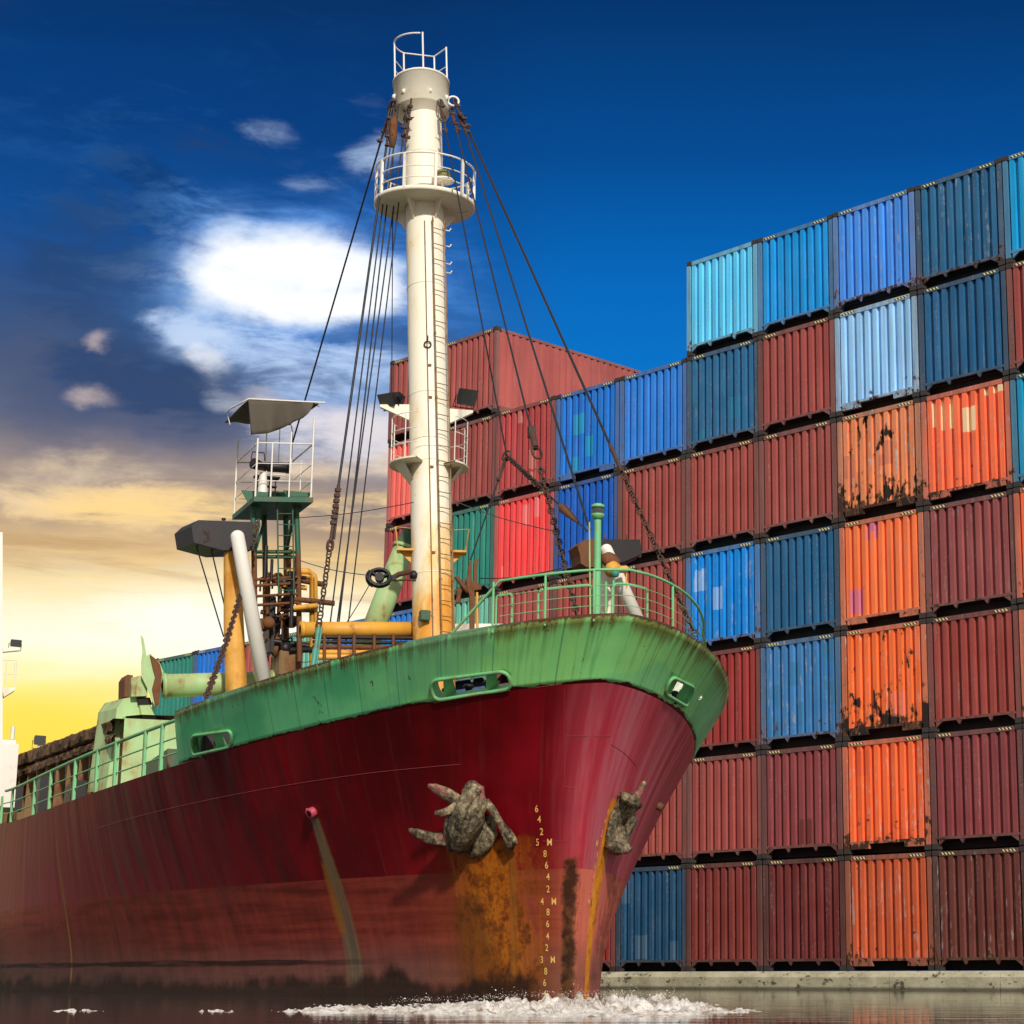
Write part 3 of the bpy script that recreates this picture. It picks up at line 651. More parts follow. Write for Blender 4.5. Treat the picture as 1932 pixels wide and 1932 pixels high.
def skin(l, z, side, off): return hp(l, z, side)+hn(l, z, side)*off
def strake(pts, side, w, off=.006):           # raised weld line: pts are photo pixels
    q = [hull_at(*p, side) for p in pts]; P = []
    for (a, c_) in zip(q[:-1], q[1:]):
        for k in range(10): P.append((a[0]+(c_[0]-a[0])*k/10, a[1]+(c_[1]-a[1])*k/10))
    P.append(q[-1]); return [skin(l, z, side, off*.3) for l, z in P], w
mb = MB()
for pts, sd_ in (([(185, 1562), (480, 1492), (700, 1458), (868, 1455-13)], S1), ([(1012, 1297), (1060, 1291)], S1), ([(1065, 1300), (1066, 1480)], S1),
                 ([(1066, 1389), (1112, 1389)], S1), ([(1024, 1587), (1070, 1587)], S1), ([(1080, 1587), (1104, 1587)], S2), ([(1120, 1389), (1152, 1389)], S2), ([(1152, 1404), (1200, 1445)], S2), ([(1062, 1483), (1085, 1487)], S1)):
    P, w = strake(pts, sd_, 1); mb.tube(P, .0035, 5)
mb.obj('weld_seam', M['seam'], HULL)

# deck inside the bulwark
mb = MB(); dl = [l for l in LS if l < LEND]
mb.grid([[hp(l, foot(l)-.03, S1)+Vector((0, .03, 0)), hp(l, foot(l)-.03, S2)-Vector((0, .03, 0))] for l in dl], False)
mb.obj('deck', M['deck'], SH)

# ---- green bulwark with fairlead openings cut through
LB = 7.25
bl = list(np.concatenate([np.linspace(0, 1, 60)**1.7*LB]))
def bul(l, h, side):
    z = float(foot(l))+h*float(rimz(l)-foot(l)); return hp(l+ (0.16*(1-h) if l > LB-.3 else 0)*(l-LB+.3)/.3, z, side)
mb = MB(); rows = []
for h in np.linspace(0, 1, 12):
    rows.append([bul(l, h, S1) for l in bl[::-1]]+[bul(l, h, S2) for l in bl[1:]])
mb.grid(rows, True)
me = mb.mesh('bulwark', M['bulwark'])
def bul_uv(co):
    l = float(stem(co.z))-co.x; f_ = float(foot(l)); return (l if co.y <= 0 else -l, (co.z-f_)/(float(rimz(l))-f_))
BUL = link('bulwark', me, SH)
md = BUL.modifiers.new('thick', 'SOLIDIFY'); md.thickness = .045; md.offset = -1
bpy.context.view_layer.update()
if True:                                            # make sure the thickness goes inboard
    ev = BUL.evaluated_get(bpy.context.evaluated_depsgraph_get()); mx = max(v.co.x for v in ev.data.vertices)
    if mx > max(v.co.x for v in me.vertices)+.02: md.offset = 1
def rrect(corners, side, rad, n=7):                 # rounded outline in (l, z) from photo corner pixels
    q = [Vector((*hull_at(*p, side),)) for p in corners]; out = []
    for i in range(4):
        p, a, c_ = q[i], q[i-1], q[(i+1) % 4]; r_ = min(rad, (p-a).length*.48, (c_-p).length*.48)
        A = p+(a-p).normalized()*r_; B = p+(c_-p).normalized()*r_
        for k in range(n+1):
            t = k/n; out.append(A*(1-t)**2+p*2*t*(1-t)+B*t*t)
    return out
HOLES = [(S1, [(812, 1284), (958, 1265), (968, 1299), (820, 1322)], .22), (S1, [(362, 1388), (438, 1378), (438, 1408), (364, 1425)], .13), (S2, [(1266, 1276), (1309, 1297), (1294, 1333), (1252, 1308)], .10)]
FR = []
for sd_, cs, rad in HOLES:
    o2 = rrect(cs, sd_, rad); FR.append((sd_, o2))
    nn = sum((hn(p.x, p.y, sd_) for p in o2), Vector())/len(o2); nn.normalize()
    P = [hp(p.x, p.y, sd_)+nn*.35 for p in o2]
    cmb = MB(); cmb.prism(P, -nn*.7); co = cmb.obj('cutter', None, SH, weld=1e-5)
    bo = BUL.modifiers.new('cut', 'BOOLEAN'); bo.operation = 'DIFFERENCE'; bo.solver = 'EXACT'; bo.object = co
bpy.context.view_layer.update()
dg = bpy.context.evaluated_depsgraph_get(); nme = bpy.data.meshes.new_from_object(BUL.evaluated_get(dg)); nme.name = 'bulwark'
BUL.modifiers.clear(); BUL.data = nme
for o in [o for o in bpy.data.objects if o.name.startswith('cutter')]: bpy.data.objects.remove(o)
uvs(nme, bul_uv)
if not nme.materials: nme.materials.append(M['bulwark'])
for sd_, o2 in FR:
    mb = MB(); mb.tube([skin(p.x, p.y, sd_, .012) for p in o2], .026, 8, closed=True)
    mb.grid([[hp(p.x, p.y, sd_)+hn(p.x, p.y, sd_)*t for p in o2+[o2[0]]] for t in (.01, -.16)], True)
    mb.obj('fairlead_rim', M['green'], BUL)
# rusty foot lip below the large fairlead
a, c_ = hull_at(822, 1324, S1), hull_at(962, 1301, S1)
mb = MB(); mb.tube([skin(a[0]+(c_[0]-a[0])*t/8, a[1]+(c_[1]-a[1])*t/8, S1, .012) for t in range(9)], .018, 6); mb.obj('rubbing_bar', M['rust'], BUL)
# stiffener brackets inside the bulwark
for sd_ in (S1, S2):
    for l in np.arange(.5, 7.0, .52):
        mb = MB(); A = hp(l, foot(l)+.02, sd_); B = hp(l, rimz(l)-.05, sd_); inn = Vector((-.35, -sd_*.85, 0)).normalized()
        mb.prism([A+inn*.06, B+inn*.06, A+inn*.30], (0.03, 0, 0)); mb.obj('bulwark_bracket', M['green'], BUL)
# mooring bitts behind the openings
def bitt(P, s=1.0, mat='rust'):
    mb = MB(); mb.lathe([(0, 0), (.085*s, 0), (.07*s, .05*s), (.07*s, .26*s), (.11*s, .29*s), (.115*s, .33*s), (.09*s, .36*s), (0, .36*s)], c=P, n=14)
    mb.obj('mooring_bitt', M[mat], SH)
def behind(u_, v_, side, d_):
    l, z = hull_at(u_, v_, side); p = hp(l, z, side); return p+(p-CAML).normalized()*d_, float(foot(l))
for u_, v_ in ((843, 1310), (884, 1303), (921, 1296)):
    p, fz = behind(u_, v_, S1, .34); bitt(Vector((p.x, p.y, p.z-.14)), .62, 'black')
p, fz = behind(385, 1412, S1, .5); bitt(Vector((p.x, p.y, p.z-.12)), .6, 'black'); p, fz = behind(412, 1408, S1, .5); bitt(Vector((p.x, p.y, p.z-.12)), .6, 'rust')
p, fz = behind(401, 1400, S1, .8); mb = MB(); mb.box(p+Vector((0, .05, 0)), (.7, .5, .62)); mb.obj('dark_backing', M['black'], SH, bevel=.03)  # black box added behind the aft opening so its inside looks dark
p, fz = behind(1290, 1300, S2, .95); mb = MB(); mb.box(p+Vector((0, 0, .05)), (.3, .45, .42)); mb.obj('deck_locker', M['white'], SH, bevel=.02)
p, fz = behind(1272, 1312, S2, .22); bitt(Vector((p.x, p.y, p.z-.12)), .5, 'black')
# ---- bow railing
def rimp(l, side, inn, up):
    if side > 0: inn = inn+.30*min(1., (l/2.6))**1.3
    p = hp(l, rimz(l), side); n_ = hn(l, rimz(l), side); n_.z = 0; n_.normalize(); return p-n_*inn+Vector((0, 0, up))
def rail_l(px, side): return hull_at(px[0], px[1], side)[0]
def lerp_path(side_l, inn, up, n=40):     # side_l: signed l (starboard positive) from..to
    a, c_ = side_l; return [rimp(max(abs(a+(c_-a)*k/n), 1e-3), S1 if (a+(c_-a)*k/n) >= 0 else S2, inn, up) for k in range(n+1)]
ls0 = rail_l((938, 1186), S1); ls1 = rail_l((845, 1206), S1); lp1 = 3.6
br = empty('bow_railing', (0, 0, 0), 0, SH)
mb = MB(); top = lerp_path((ls0, -lp1), .05, .60)
start = rimp(ls1, S1, .05, .0); end = rimp(lp1+.25, S2, .05, .0)
mb.tube([start]+top+[end], .019, 8); mb.obj('top_rail', M['green'], br)
for hgt in (.14, .27, .40):
    mb = MB(); mb.tube(lerp_path((ls0, -lp1), .05, hgt), .0055, 5); mb.obj('guard_wire', M['green'], br)
def signed(px):     # photo x on the rim -> signed l
    best = None
    for k in np.linspace(-4.2, 1.6, 700):
        sd_ = S1 if k >= 0 else S2; P = rimp(max(abs(k), 1e-3), sd_, .05, 0); w = SHIPM @ P
        uu = CX+FOC*w.x/(w.y*CP+(w.z-CAMH)*SP); dd = abs(uu-px)
        if best is None or dd < best[0]: best = (dd, k)
    return best[1]
def npx(zx): return (1300+zx/2.1467)*.644
for zx in (308, 638, 940, 1440):
    k = signed(npx(zx)); mb = MB(); sd_ = S1 if k >= 0 else S2
    mb.tube([rimp(max(abs(k), 1e-3), sd_, .05, -.06), rimp(max(abs(k), 1e-3), sd_, .05, .60)], .017, 8); mb.obj('rail_post', M['green'], br)
for za, zc_ in ((318, 420), (585, 930), (1060, 1292)):
    a, c_ = signed(npx(za)), signed(npx(zc_))
    mid_ = lerp_path((a, c_), .09, .42, 14); mb = MB()
    P = [lerp_path((a, c_), .09, -.04, 2)[0]]+[lerp_path((a, c_), .09, .36, 2)[0]]+mid_[1:-1]+[lerp_path((a, c_), .09, .36, 2)[-1]]+[lerp_path((a, c_), .09, -.04, 2)[-1]]
    mb.tube(P, .015, 8); mb.obj('hoop_rail', M['green'], br)
a, c_ = -2.6, -3.45; P = [lerp_path((a, c_), .09, h, 2)[i] for i, h in ((0, -.04), (0, .38))]+lerp_path((a, c_), .09, .44, 10)[1:-1]+[lerp_path((a, c_), .09, h, 2)[-1] for h in (.38, -.04)]
mb = MB(); mb.tube(P, .015, 8); mb.obj('hoop_rail', M['green'], br)

# ---- lantern pole at the stem head
jp = empty('lantern_pole', on_y(1126, 1190, 0), 0, SH); jb = jp.location.copy()
tpz = on_a(1126, 977, jb.x).z-jb.z; rp = 6.7/pxm(jb)
mb = MB(); mb.tube([(0, 0, -.15), (0, 0, tpz)], rp, 14); mb.obj('pole', M['green'], jp)
mb = MB(); mb.lathe([(0, tpz-.02), (rp, tpz-.03), (rp*1.9, tpz+.03), (rp*1.9, tpz+.05), (0, tpz+.05)], n=18); mb.lathe([(0, tpz+.135), (rp*2.0, tpz+.135), (rp*1.9, tpz+.17), (rp*1.1, tpz+.19), (0, tpz+.195)], n=18)
ln = mb.obj('lantern', M['green'], jp)
mb = MB(); mb.lathe([(rp*1.65, tpz+.05), (rp*1.75, tpz+.09), (rp*1.65, tpz+.135)], n=18); mb.obj('lantern_lens', M['glass'], ln)
mb = MB(); q0 = on_a(1114, 1190, jb.x)-jb; q1 = on_a(1112, 985, jb.x)-jb; mb.tube([q0, q1], .011, 6); mb.obj('signal_staff', M['pale_green'], jp)
mb = MB(); q = on_a(1143, 1140, jb.x-.12)-jb; mb.tube([q+Vector((0, 0, -.4)), q+Vector((0, 0, .30))], .018, 8); q = on_a(1157, 1140, jb.x-.1)-jb; mb.tube([q+Vector((0, 0, -.4)), q+Vector((0, 0, .32))], .016, 8); mb.obj('stanchion', M['green'], jp)

# ---- foremast
MA0 = on_y(819, 1262, 0); MA1 = on_y(796, 130, 0); MX = (MA1-MA0).normalized()
def mast_at(v):                      # axis point seen at picture height v
    a, c_ = 0., 1.
    for _ in range(40):
        t = (a+c_)/2; w = SHIPM @ (MA0.lerp(MA1, t)); vv = CY-FOC*(-w.y*SP+(w.z-CAMH)*CP)/(w.y*CP+(w.z-CAMH)*SP)
        if vv > v: a = t
        else: c_ = t
    return MA0.lerp(MA1, (a+c_)/2)
MR = .345
fm = empty('foremast', MA0, 0, SH)
def ML(v): return mast_at(v)-MA0
cdir = (CAML-MA0); cdir.z = 0; cdir.normalize(); rdir = Vector((-cdir.y, cdir.x, 0))     # towards viewer, picture right
mb = MB(); base_ = ML(1255)-MX*2.2
vs_ = [base_]+[ML(v) for v in (1200, 1100, 1000, 880, 760, 640, 515, 400, 300, 200)]
mb.tube(vs_, [MR*1.0]*len(vs_), 36); 
m, nt, b = newmat('stained_mast_paint'); c = texco(nt); x, y, z = sepv(nt, c)
n1 = nz(nt, c, 1.2, 6, .62, sc=(1, 1, .35)); n2 = nz(nt, c, 5, 6, .65, sc=(1, 1, .3), off=(3, 1, 0)); n3 = nz(nt, c, 22, 4)
kk = mixc(nt, (n1-.35)*.5, lin((244, 234, 210)), lin((220, 202, 166)))
low = 1.0-z.step(-.5, 5.5); side = (x*.94+y*.34).step(-.3, .34)
stn = ((n1*.6+n2*.4)+low*.28+side*low*.14).step(.56, .76); kk = mixc(nt, stn*.8, kk, lin((232, 182, 84)))
st3 = ((n1*.4+n2*.6)+low*.20+side*low*.16).step(.66, .80); kk = mixc(nt, st3*.85, kk, lin((222, 140, 20)))
st4 = (n2*.7+n3*.3+low*.07).step(.64, .71); kk = mixc(nt, st4*.8, kk, lin((112, 64, 26)))
setc(nt, b, kk, .5, bump=n2+n3*.4, bs=.2, bd=.006); M['mast'] = m
tube_ = mb.obj('mast_tube', M['mast'], fm)
for v in (1090, 880, 752, 548, 300):
    mb = MB(); p = ML(v); mb.lathe([(MR+.004, -.008), (MR+.010, 0), (MR+.004, .008)], c=p, n=36, axis=MX); mb.obj('weld_ring', M['cream'], fm)
hd = ML(187)+rdir*-.02
mb = MB(); h_ = (ML(160)-ML(212)).length
mb.lathe([(MR, -h_*.74), (.49, -h_*.52), (.515, -h_*.5), (.515, h_*.5), (.53, h_*.5), (.53, h_*.56), (0, h_*.56)], c=hd, n=36, axis=MX); HEAD = mb.obj('mast_head', M['cream'], fm)
# railing on top of the head
tr_ = empty('top_railing', hd+MX*h_*.56, 0, fm); RR = .49; 
def cp(ang, up, r=RR): return (rdir*math.sin(R(ang))+cdir*math.cos(R(ang)))*r+MX*up
HT = .86
for a_, hh_ in ((-80, HT), (5, HT+.02), (98, HT+.02), (148, HT-.02), (-140, HT)):
    mb = MB(); mb.tube([cp(a_, 0), cp(a_, hh_)], .017, 8); mb.obj('rail_post', M['white'], tr_)
mb = MB(); mb.tube([cp(a_, HT) for a_ in range(-80, 6, 8)], .017, 8); mb.tube([cp(a_, HT) for a_ in range(-80, -141, -10)]+[cp(148, HT-.02), cp(98, HT)], .015, 8); mb.obj('top_rail', M['white'], tr_)
for u_ in (.22, .45): mb = MB(); mb.tube([cp(-80, u_), cp(-140, u_), cp(148, u_), cp(98, u_)], .010, 6); mb.obj('middle_rail', M['white'], tr_)
# padeyes, shackles at the head
for k, a_ in enumerate((-72, -38, 18, 62, 100, -110)):
    q = cp(a_, 0, .515)+hd-MX*h_*.1
    mb = MB(); mb.lathe([(0, -.02), (.05, -.02), (.05, .02), (0, .02)], c=q, n=12, axis=cp(a_+90, 0)); 
    mb.obj('padeye', M['white'], HEAD)
mb = MB(); q = cp(78, 0, .60)+hd-MX*h_*.12
mb.tube([q+(rdir*math.cos(t)+MX*math.sin(t))*.10 for t in np.linspace(0, 2*math.pi, 15)[:-1]], .022, 8, closed=True); mb.obj('ring_lug', M['white'], HEAD)
# crow platform
PF = empty('lookout_platform', ML(388), 0, fm); pr_ = .915
mb = MB(); nseg = 48
rows = [[], []]
def pc(r_, k, up): q = 2*math.pi*k/nseg; return (rdir*math.sin(q)+cdir*math.cos(q))*r_+Vector((0, 0, up))
mb.grid([[pc(MR+.01, k, .03) for k in range(nseg+1)], [pc(pr_, k, .03) for k in range(nseg+1)], [pc(pr_, k, -.03) for k in range(nseg+1)], [pc(pr_*.97, k, -.05) for k in range(nseg+1)], [pc(MR+.01, k, -.05) for k in range(nseg+1)]], True)
flo = mb.obj('platform_floor', M['cream'], PF, weld=1e-5)
# manhole ring for the ladder
mb = MB(); mc = rdir*.62+cdir*.02; mb.tube([mc+(rdir*math.cos(t)+cdir*math.sin(t))*.20+Vector((0, 0, -.06)) for t in np.linspace(0, 2*math.pi, 21)[:-1]], .02, 6, closed=True); mb.obj('manhole_ring', M['white'], PF)
for ang in (-28, 28, -120, 120):
    d_ = rdir*math.sin(R(ang))+cdir*math.cos(R(ang)); s_ = d_.cross(Vector((0, 0, 1)))
    mb = MB(); mb.prism([d_*MR+s_*-.012+Vector((0, 0, -.05)), d_*pr_*.75+s_*-.012+Vector((0, 0, -.05)), d_*MR+s_*-.012+Vector((0, 0, -.46))], s_*.024); mb.obj('bracket', M['cream'], PF)
ph = .66
for k in range(10):
    a_ = k*36+12; d_ = rdir*math.sin(R(a_))+cdir*math.cos(R(a_))
    mb = MB(); mb.box(d_*(pr_-.02)+Vector((0, 0, ph/2)), (.045, .045, ph), Matrix.Rotation(math.atan2(d_.y, d_.x), 3, 'Z')); mb.obj('rail_post', M['white'], PF)
for hgt, rr_ in ((ph, .017), (ph*.62, .010), (ph*.3, .010)):
    mb = MB(); mb.tube([pc(pr_-.02, k, hgt) for k in range(nseg)], rr_, 7, closed=True); mb.obj('ring_rail', M['white'], PF)
# lamp on the platform
lp = empty('signal_lamp', ML(352)+rdir*.33+cdir*.42, 0, fm)
mb = MB(); mb.lathe([(0, -.06), (.20, -.06), (.20, -.03), (0, -.03)], n=20); mb.tube([(0, 0, -.05), tuple(-cdir*.3+Vector((0, 0, -.14)))], .03, 6); mb.obj('lamp_shelf', M['white'], lp)
mb = MB(); mb.lathe([(0, -.03), (.13, -.03), (.15, .02), (.15, .08), (.12, .13), (.05, .15), (0, .15)], n=18); mb.obj('lamp_body', M['lamp_olive'], lp)
# ladder
lad = empty('ladder', ML(1200), 0, fm)
lang = R(34); ltan = rdir*math.cos(lang)-cdir*math.sin(lang); lcen = (rdir*math.sin(lang)+cdir*math.cos(lang))*(MR+.085)
def LP(v, off): return ML(v)-ML(1200)+lcen+off
wl = .128
for s_ in (-1, 1):
    mb = MB(); mb.tube([LP(v, ltan*wl*s_) for v in (1240, 1000, 700, 425)], .013, 6); mb.obj('ladder_rail', M['ladder'], lad)
v = 1228
while v > 425: mb = MB(); mb.tube([LP(v, ltan*-wl), LP(v, ltan*wl)], .0085, 5); mb.obj('rung', M['ladder'], lad); v -= 29
mb = MB()
for v in (430, 640, 760, 880, 1000, 1100): 
    for s_ in (-1, 1): mb.tube([LP(v, ltan*wl*s_), LP(v, ltan*wl*s_-cdir*.10)], .02, 6)
mb.obj('ladder_bracket', M['rust'], lad)
mb = MB(); mb.tube([ML(v)-rdir*.01+cdir*(MR+.012) for v in (1245, 900, 640, 430)], .011, 6); 
for v in (700, 760, 890, 1050): mb.box(ML(v)+rdir*.03+cdir*(MR+.01), (.05, .05, .035))
mb.obj('cable_conduit', M['ladder'], fm)
mb = MB(); q = ML(662)+rdir*.0+cdir*(MR+.03)
mb.tube([q+(rdir*math.cos(t)+Vector((0, 0, 1))*math.sin(t))*.06 for t in np.linspace(0, 2*math.pi, 13)[:-1]], .013, 6, closed=True); mb.tube([q+Vector((0, 0, .06)), q+Vector((0.0, 0, .16))], .012, 6); mb.tube([q-Vector((0, 0, .06)), q-Vector((0.0, 0, .2))], .01, 6); mb.obj('hook_ring', M['chain'], fm)
# small steps up the right edge of the mast
for v in (432, 462, 495, 512):
    mb = MB(); q = ML(v)+rdir*(MR-.01); mb.tube([q, q+rdir*.10+Vector((0, 0, -.02)), q+rdir*.13+Vector((0, 0, .03))], .014, 6); mb.obj('step_hook', M['white'], fm)
# floodlight arms
def flood(P, aim, w, h, parent, mat='black'):
    e = empty('floodlight', P, 0, parent); t = aim.normalized(); M3 = t.to_track_quat('Y', 'Z').to_matrix()
    mb = MB(); a, c_ = w/2, h/2
    f0 = [M3 @ Vector(q) for q in ((-a, .08, -c_), (a, .08, -c_), (a, .08, c_), (-a, .08, c_))]; f1 = [M3 @ Vector(q) for q in ((-a*.75, -.10, -c_*.6), (a*.75, -.10, -c_*.6), (a*.75, -.10, c_*.6), (-a*.75, -.10, c_*.6))]
    mb.add(f0+f1, [(0, 1, 5, 4), (1, 2, 6, 5), (2, 3, 7, 6), (3, 0, 4, 7), (4, 5, 6, 7)]); mb.obj('lamp_housing', M[mat], e)
    mb = MB(); mb.add([q*.995 for q in f0], [(0, 1, 2, 3)]); mb.obj('lamp_lens', M['glass'], e)
    mb = MB(); mb.tube([M3 @ Vector((-a-.02, 0, 0)), M3 @ Vector((-a-.02, -.02, -c_-.08)), M3 @ Vector((a+.02, -.02, -c_-.08)), M3 @ Vector((a+.02, 0, 0))], .012, 6); mb.obj('yoke', M[mat], e)
    return e
for s_, v, L_ in ((-1, 775, .50), (1, 780, .42)):
    p = ML(v); mb = MB(); d_ = rdir*s_
    mb.prism([p+d_*(MR-.03)+cdir*-.05+Vector((0, 0, -.20)), p+d_*(MR+L_)+cdir*-.05+Vector((0, 0, .03)), p+d_*(MR+L_)+cdir*-.05+Vector((0, 0, .07)), p+d_*(MR-.03)+cdir*-.05+Vector((0, 0, .09))], cdir*.10); mb.obj('lamp_arm', M['cream'], fm)
flood(ML(757)+rdir*-.70+cdir*.05, rdir*-.5+cdir*.7+Vector((0, 0, -.5)), .30, .24, fm)
flood(ML(748)+rdir*-.58+cdir*-.2, rdir*.3-cdir*.7+Vector((0, 0, -.4)), .28, .2, fm)
flood(ML(745)+rdir*.66+cdir*.02, cdir*.9+rdir*.35+Vector((0, 0, -.65)), .34, .30, fm)
# lower half platforms
for s_, v, ext in ((-1, 878, .36), (1, 880, .32)):
    p = ML(v); mb = MB(); seg = 14
    aa = [(-150+ k*130/seg) if s_ < 0 else (40+k*130/seg) for k in range(seg+1)]
    dd = [rdir*math.sin(R(a_))+cdir*math.cos(R(a_)) for a_ in aa]
    mb.grid([[p+d_*(MR-.02) for d_ in dd], [p+d_*(MR+ext) for d_ in dd], [p+d_*(MR+ext)+Vector((0, 0, -.03)) for d_ in dd], [p+d_*(MR-.02)+Vector((0, 0, -.03)) for d_ in dd]], False)
    mid_ = dd[seg//2]; t_ = mid_.cross(Vector((0, 0, 1)))
    mb.grid([[p+d_*(MR+ext*.72)+Vector((0, 0, -.03)) for d_ in dd[3:-3]], [p+d_*(MR-.0)+Vector((0, 0, -.34)) for d_ in dd[3:-3]]], True)
    fl = mb.obj('half_platform', M['cream'], fm)
    for a_ in aa[::4]:
        d_ = rdir*math.sin(R(a_))+cdir*math.cos(R(a_)); mb = MB(); mb.tube([p+d_*(MR+ext-.02), p+d_*(MR+ext-.02)+Vector((0, 0, .78))], .010, 6); mb.obj('rail_post', M['white'], fl)
    for hgt in (.78, .5, .25): mb = MB(); mb.tube([p+d_*(MR+ext-.02)+Vector((0, 0, hgt)) for d_ in dd], .008, 5); mb.obj('rail_wire', M['white'], fl)
for s_, v in ((-1, 1041), (1, 1042)):
    p = ML(v); mb = MB(); d_ = rdir*s_; mb.box(p+d_*(MR+.10)+cdir*.02, (.28, .28, .035), Matrix.Rotation(math.atan2(d_.y, d_.x), 3, 'Z'))
    mb.prism([p+d_*(MR-.02)+Vector((0, 0, -.02)), p+d_*(MR+.2)+Vector((0, 0, -.02)), p+d_*(MR-.02)+Vector((0, 0, -.22))], cdir*.02); mb.tube([p+d_*(MR+.22), p+d_*(MR+.28)+Vector((0, 0, .42))], .010, 6); mb.tube([p+d_*(MR+.02)+Vector((0, 0, .4)), p+d_*(MR+.28)+Vector((0, 0, .42))], .006, 5); mb.obj('side_step', M['yellow'], fm)
# pulley block on the mast side
e = empty('pulley_block', on_a(716, 1090, MA0.x+.1)-MA0, 0, fm); s_ = pxm(MA0)
mb = MB()
for off in (-.06, .06):
    mb.tube([cdir*off+(rdir*math.cos(t)*1.25+Vector((0, 0, 1))*math.sin(t))*.135 for t in np.linspace(0, 2*math.pi, 21)[:-1]], .032, 8, closed=True)
    for t in (.4, 2.5, 4.6): mb.tube([cdir*off, cdir*off+(rdir*math.cos(t)*1.25+Vector((0, 0, 1))*math.sin(t))*.13], .024, 6)
mb.tube([-cdir*.11, cdir*.11], .075, 10)
for k in range(5): t = k*.7+.3; mb.tube([cdir*(-.1+.05*k)+(rdir*math.cos(t+q*.4)*1.3+Vector((0, 0, 1))*math.sin(t+q*.4))*(.15+.02*(k % 2)) for q in range(9)], .016, 6)
mb.box(rdir*.2, (.10, .14, .08)); mb.obj('sheave', M['cable'], e)
mb = MB(); mb.tube([rdir*.2, rdir*.32+Vector((0, 0, .07)), rdir*.52+Vector((0, 0, .12))], .045, 7); mb.tube([rdir*.25+Vector((0, 0, -.05)), rdir*.42+Vector((0, 0, -.02)), rdir*.6+Vector((0, 0, -.03))], .02, 6); mb.obj('shackle', M['chain'], e)
mb = MB(); q = ML(1170)+rdir*-.14+cdir*(MR+.05); mb.box(q, (.16, .16, .17)); mb.obj('junction_box', M['dark_green'], fm, bevel=.01)
mb = MB(); q = ML(1092)+rdir*-.31+cdir*.2; mb.lathe([(0, -.05), (.07, -.04), (.08, .03), (.03, .09), (0, .09)], c=q, n=12); mb.obj('snatch_block', M['black'], fm)
for v in (838, 855): mb = MB(); mb.lathe([(MR+.012, -.006), (MR+.012, .006)], c=ML(v), n=24, axis=MX); mb.obj('strap_band', M['white'], fm)

# ---- booms and the stowed derricks
def boom(name, p0, p1, r0, r1, mat, parent=SH, n=22):
    e = empty(name, p0, 0, parent); d = p1-p0; ax = d.normalized(); L_ = d.length
    mb = MB(); mb.lathe([(r0*.6, 0), (r0, .0), ((r0+r1)/2*1.03, L_*.5), (r1, L_), (r1*.6, L_)], n=n, axis=ax); mb.obj('boom_tube', mat, e)
    for t in (.02, .97):
        mb = MB(); mb.lathe([(r0*1.02, t*L_-.03), (r0*1.10, t*L_-.03), (r0*1.10, t*L_+.03), (r0*1.02, t*L_+.03)], n=n, axis=ax); mb.obj('boom_band', mat, e)
    return e
AB = MA0.x-.42
boom('stowed_boom', on_a(566, 1188, AB), on_a(786, 1188, AB), .13, .13, M['yellow'])
boom('stowed_boom', on_a(850, 1190, AB), on_a(962, 1190, AB), .12, .12, M['cream'])
e = boom('derrick_boom', on_a(688, 1230, AB-1.0), on_a(766, 1028, AB-1.0), .20, .19, M['pale_green'])
q0 = on_a(765, 1030, AB-1.0)-e.location; q1 = on_a(774, 1000, AB-1.0)-e.location
mb = MB(); mb.tube([q0, q1], [.2, .12], 14); mb.obj('boom_end', M['dark_green'], e)
def gant(name, blk, dep, aa, mat='black'):
    mb = MB(); mb.prism([on_a(u_, v_, aa) for u_, v_ in blk], (-dep, 0, 0)); return mb
# starboard A-frame
AF = on_a(470, 1050, -13.2); e = empty('derrick_post', (-13.2, AF.y, 3.4), 0, SH); oL = e.location.copy(); s_ = 1/pxm(AF)
def zp(x, y): return ((500+x/1.932)*.644, (1100+y/1.932)*.644)
mb = MB(); mb.prism([on_a(*zp(x, y), -13.3)-oL for x, y in ((118, 855), (158, 818), (470, 830), (470, 985), (300, 990), (132, 945))], (-.8, -.2, 0)); CB = mb.obj('crosshead', M['black'], e, bevel=.02)
mb = MB(); mb.tube([on_a(*zp(300, 820), -13.4)-oL, on_a(*zp(300, 808), -13.4)-oL], .04, 8); mb.tube([on_a(*zp(460, 965), -13.1)-oL, on_a(*zp(475, 1000), -13.1)-oL], .05, 8); mb.obj('lug', M['black'], CB)
def capsule(mb, p0, p1, r0, r1, n=18):
    d = (p1-p0); ax = d.normalized(); L_ = d.length
    prof = [(0, -r0*.9)]+[(r0*math.cos(t), -r0*.9*math.sin(t)) for t in (1.2, .8, .4)]+[(r0, 0), (r1, L_), (0, L_)]
    mb.lathe(prof, c=p0, n=n, axis=ax)
mb = MB(); capsule(mb, on_a(448, 1012, -12.9)-oL, on_a(502, 1310, -12.9)-oL, 13.0*s_, 14.5*s_); mb.obj('strut', M['white'], e)
mb = MB(); mb.tube([on_a(437, 1025, -13.5)-oL, on_a(441, 1180, -13.5)-oL, on_a(447, 1330, -13.5)-oL], [15*s_, 19*s_, 20.5*s_], 18); mb.obj('post', M['orange_post'], e)
for a_, c2 in (((140, 950), (300, 1480)), ((230, 985), (306, 1310))):
    mb = MB(); mb.tube([on_a(*zp(*a_), -13.5)-oL, on_a(*zp(*c2), -13.7)-oL], .014, 6); mb.obj('runner_wire', M['cable'], e)
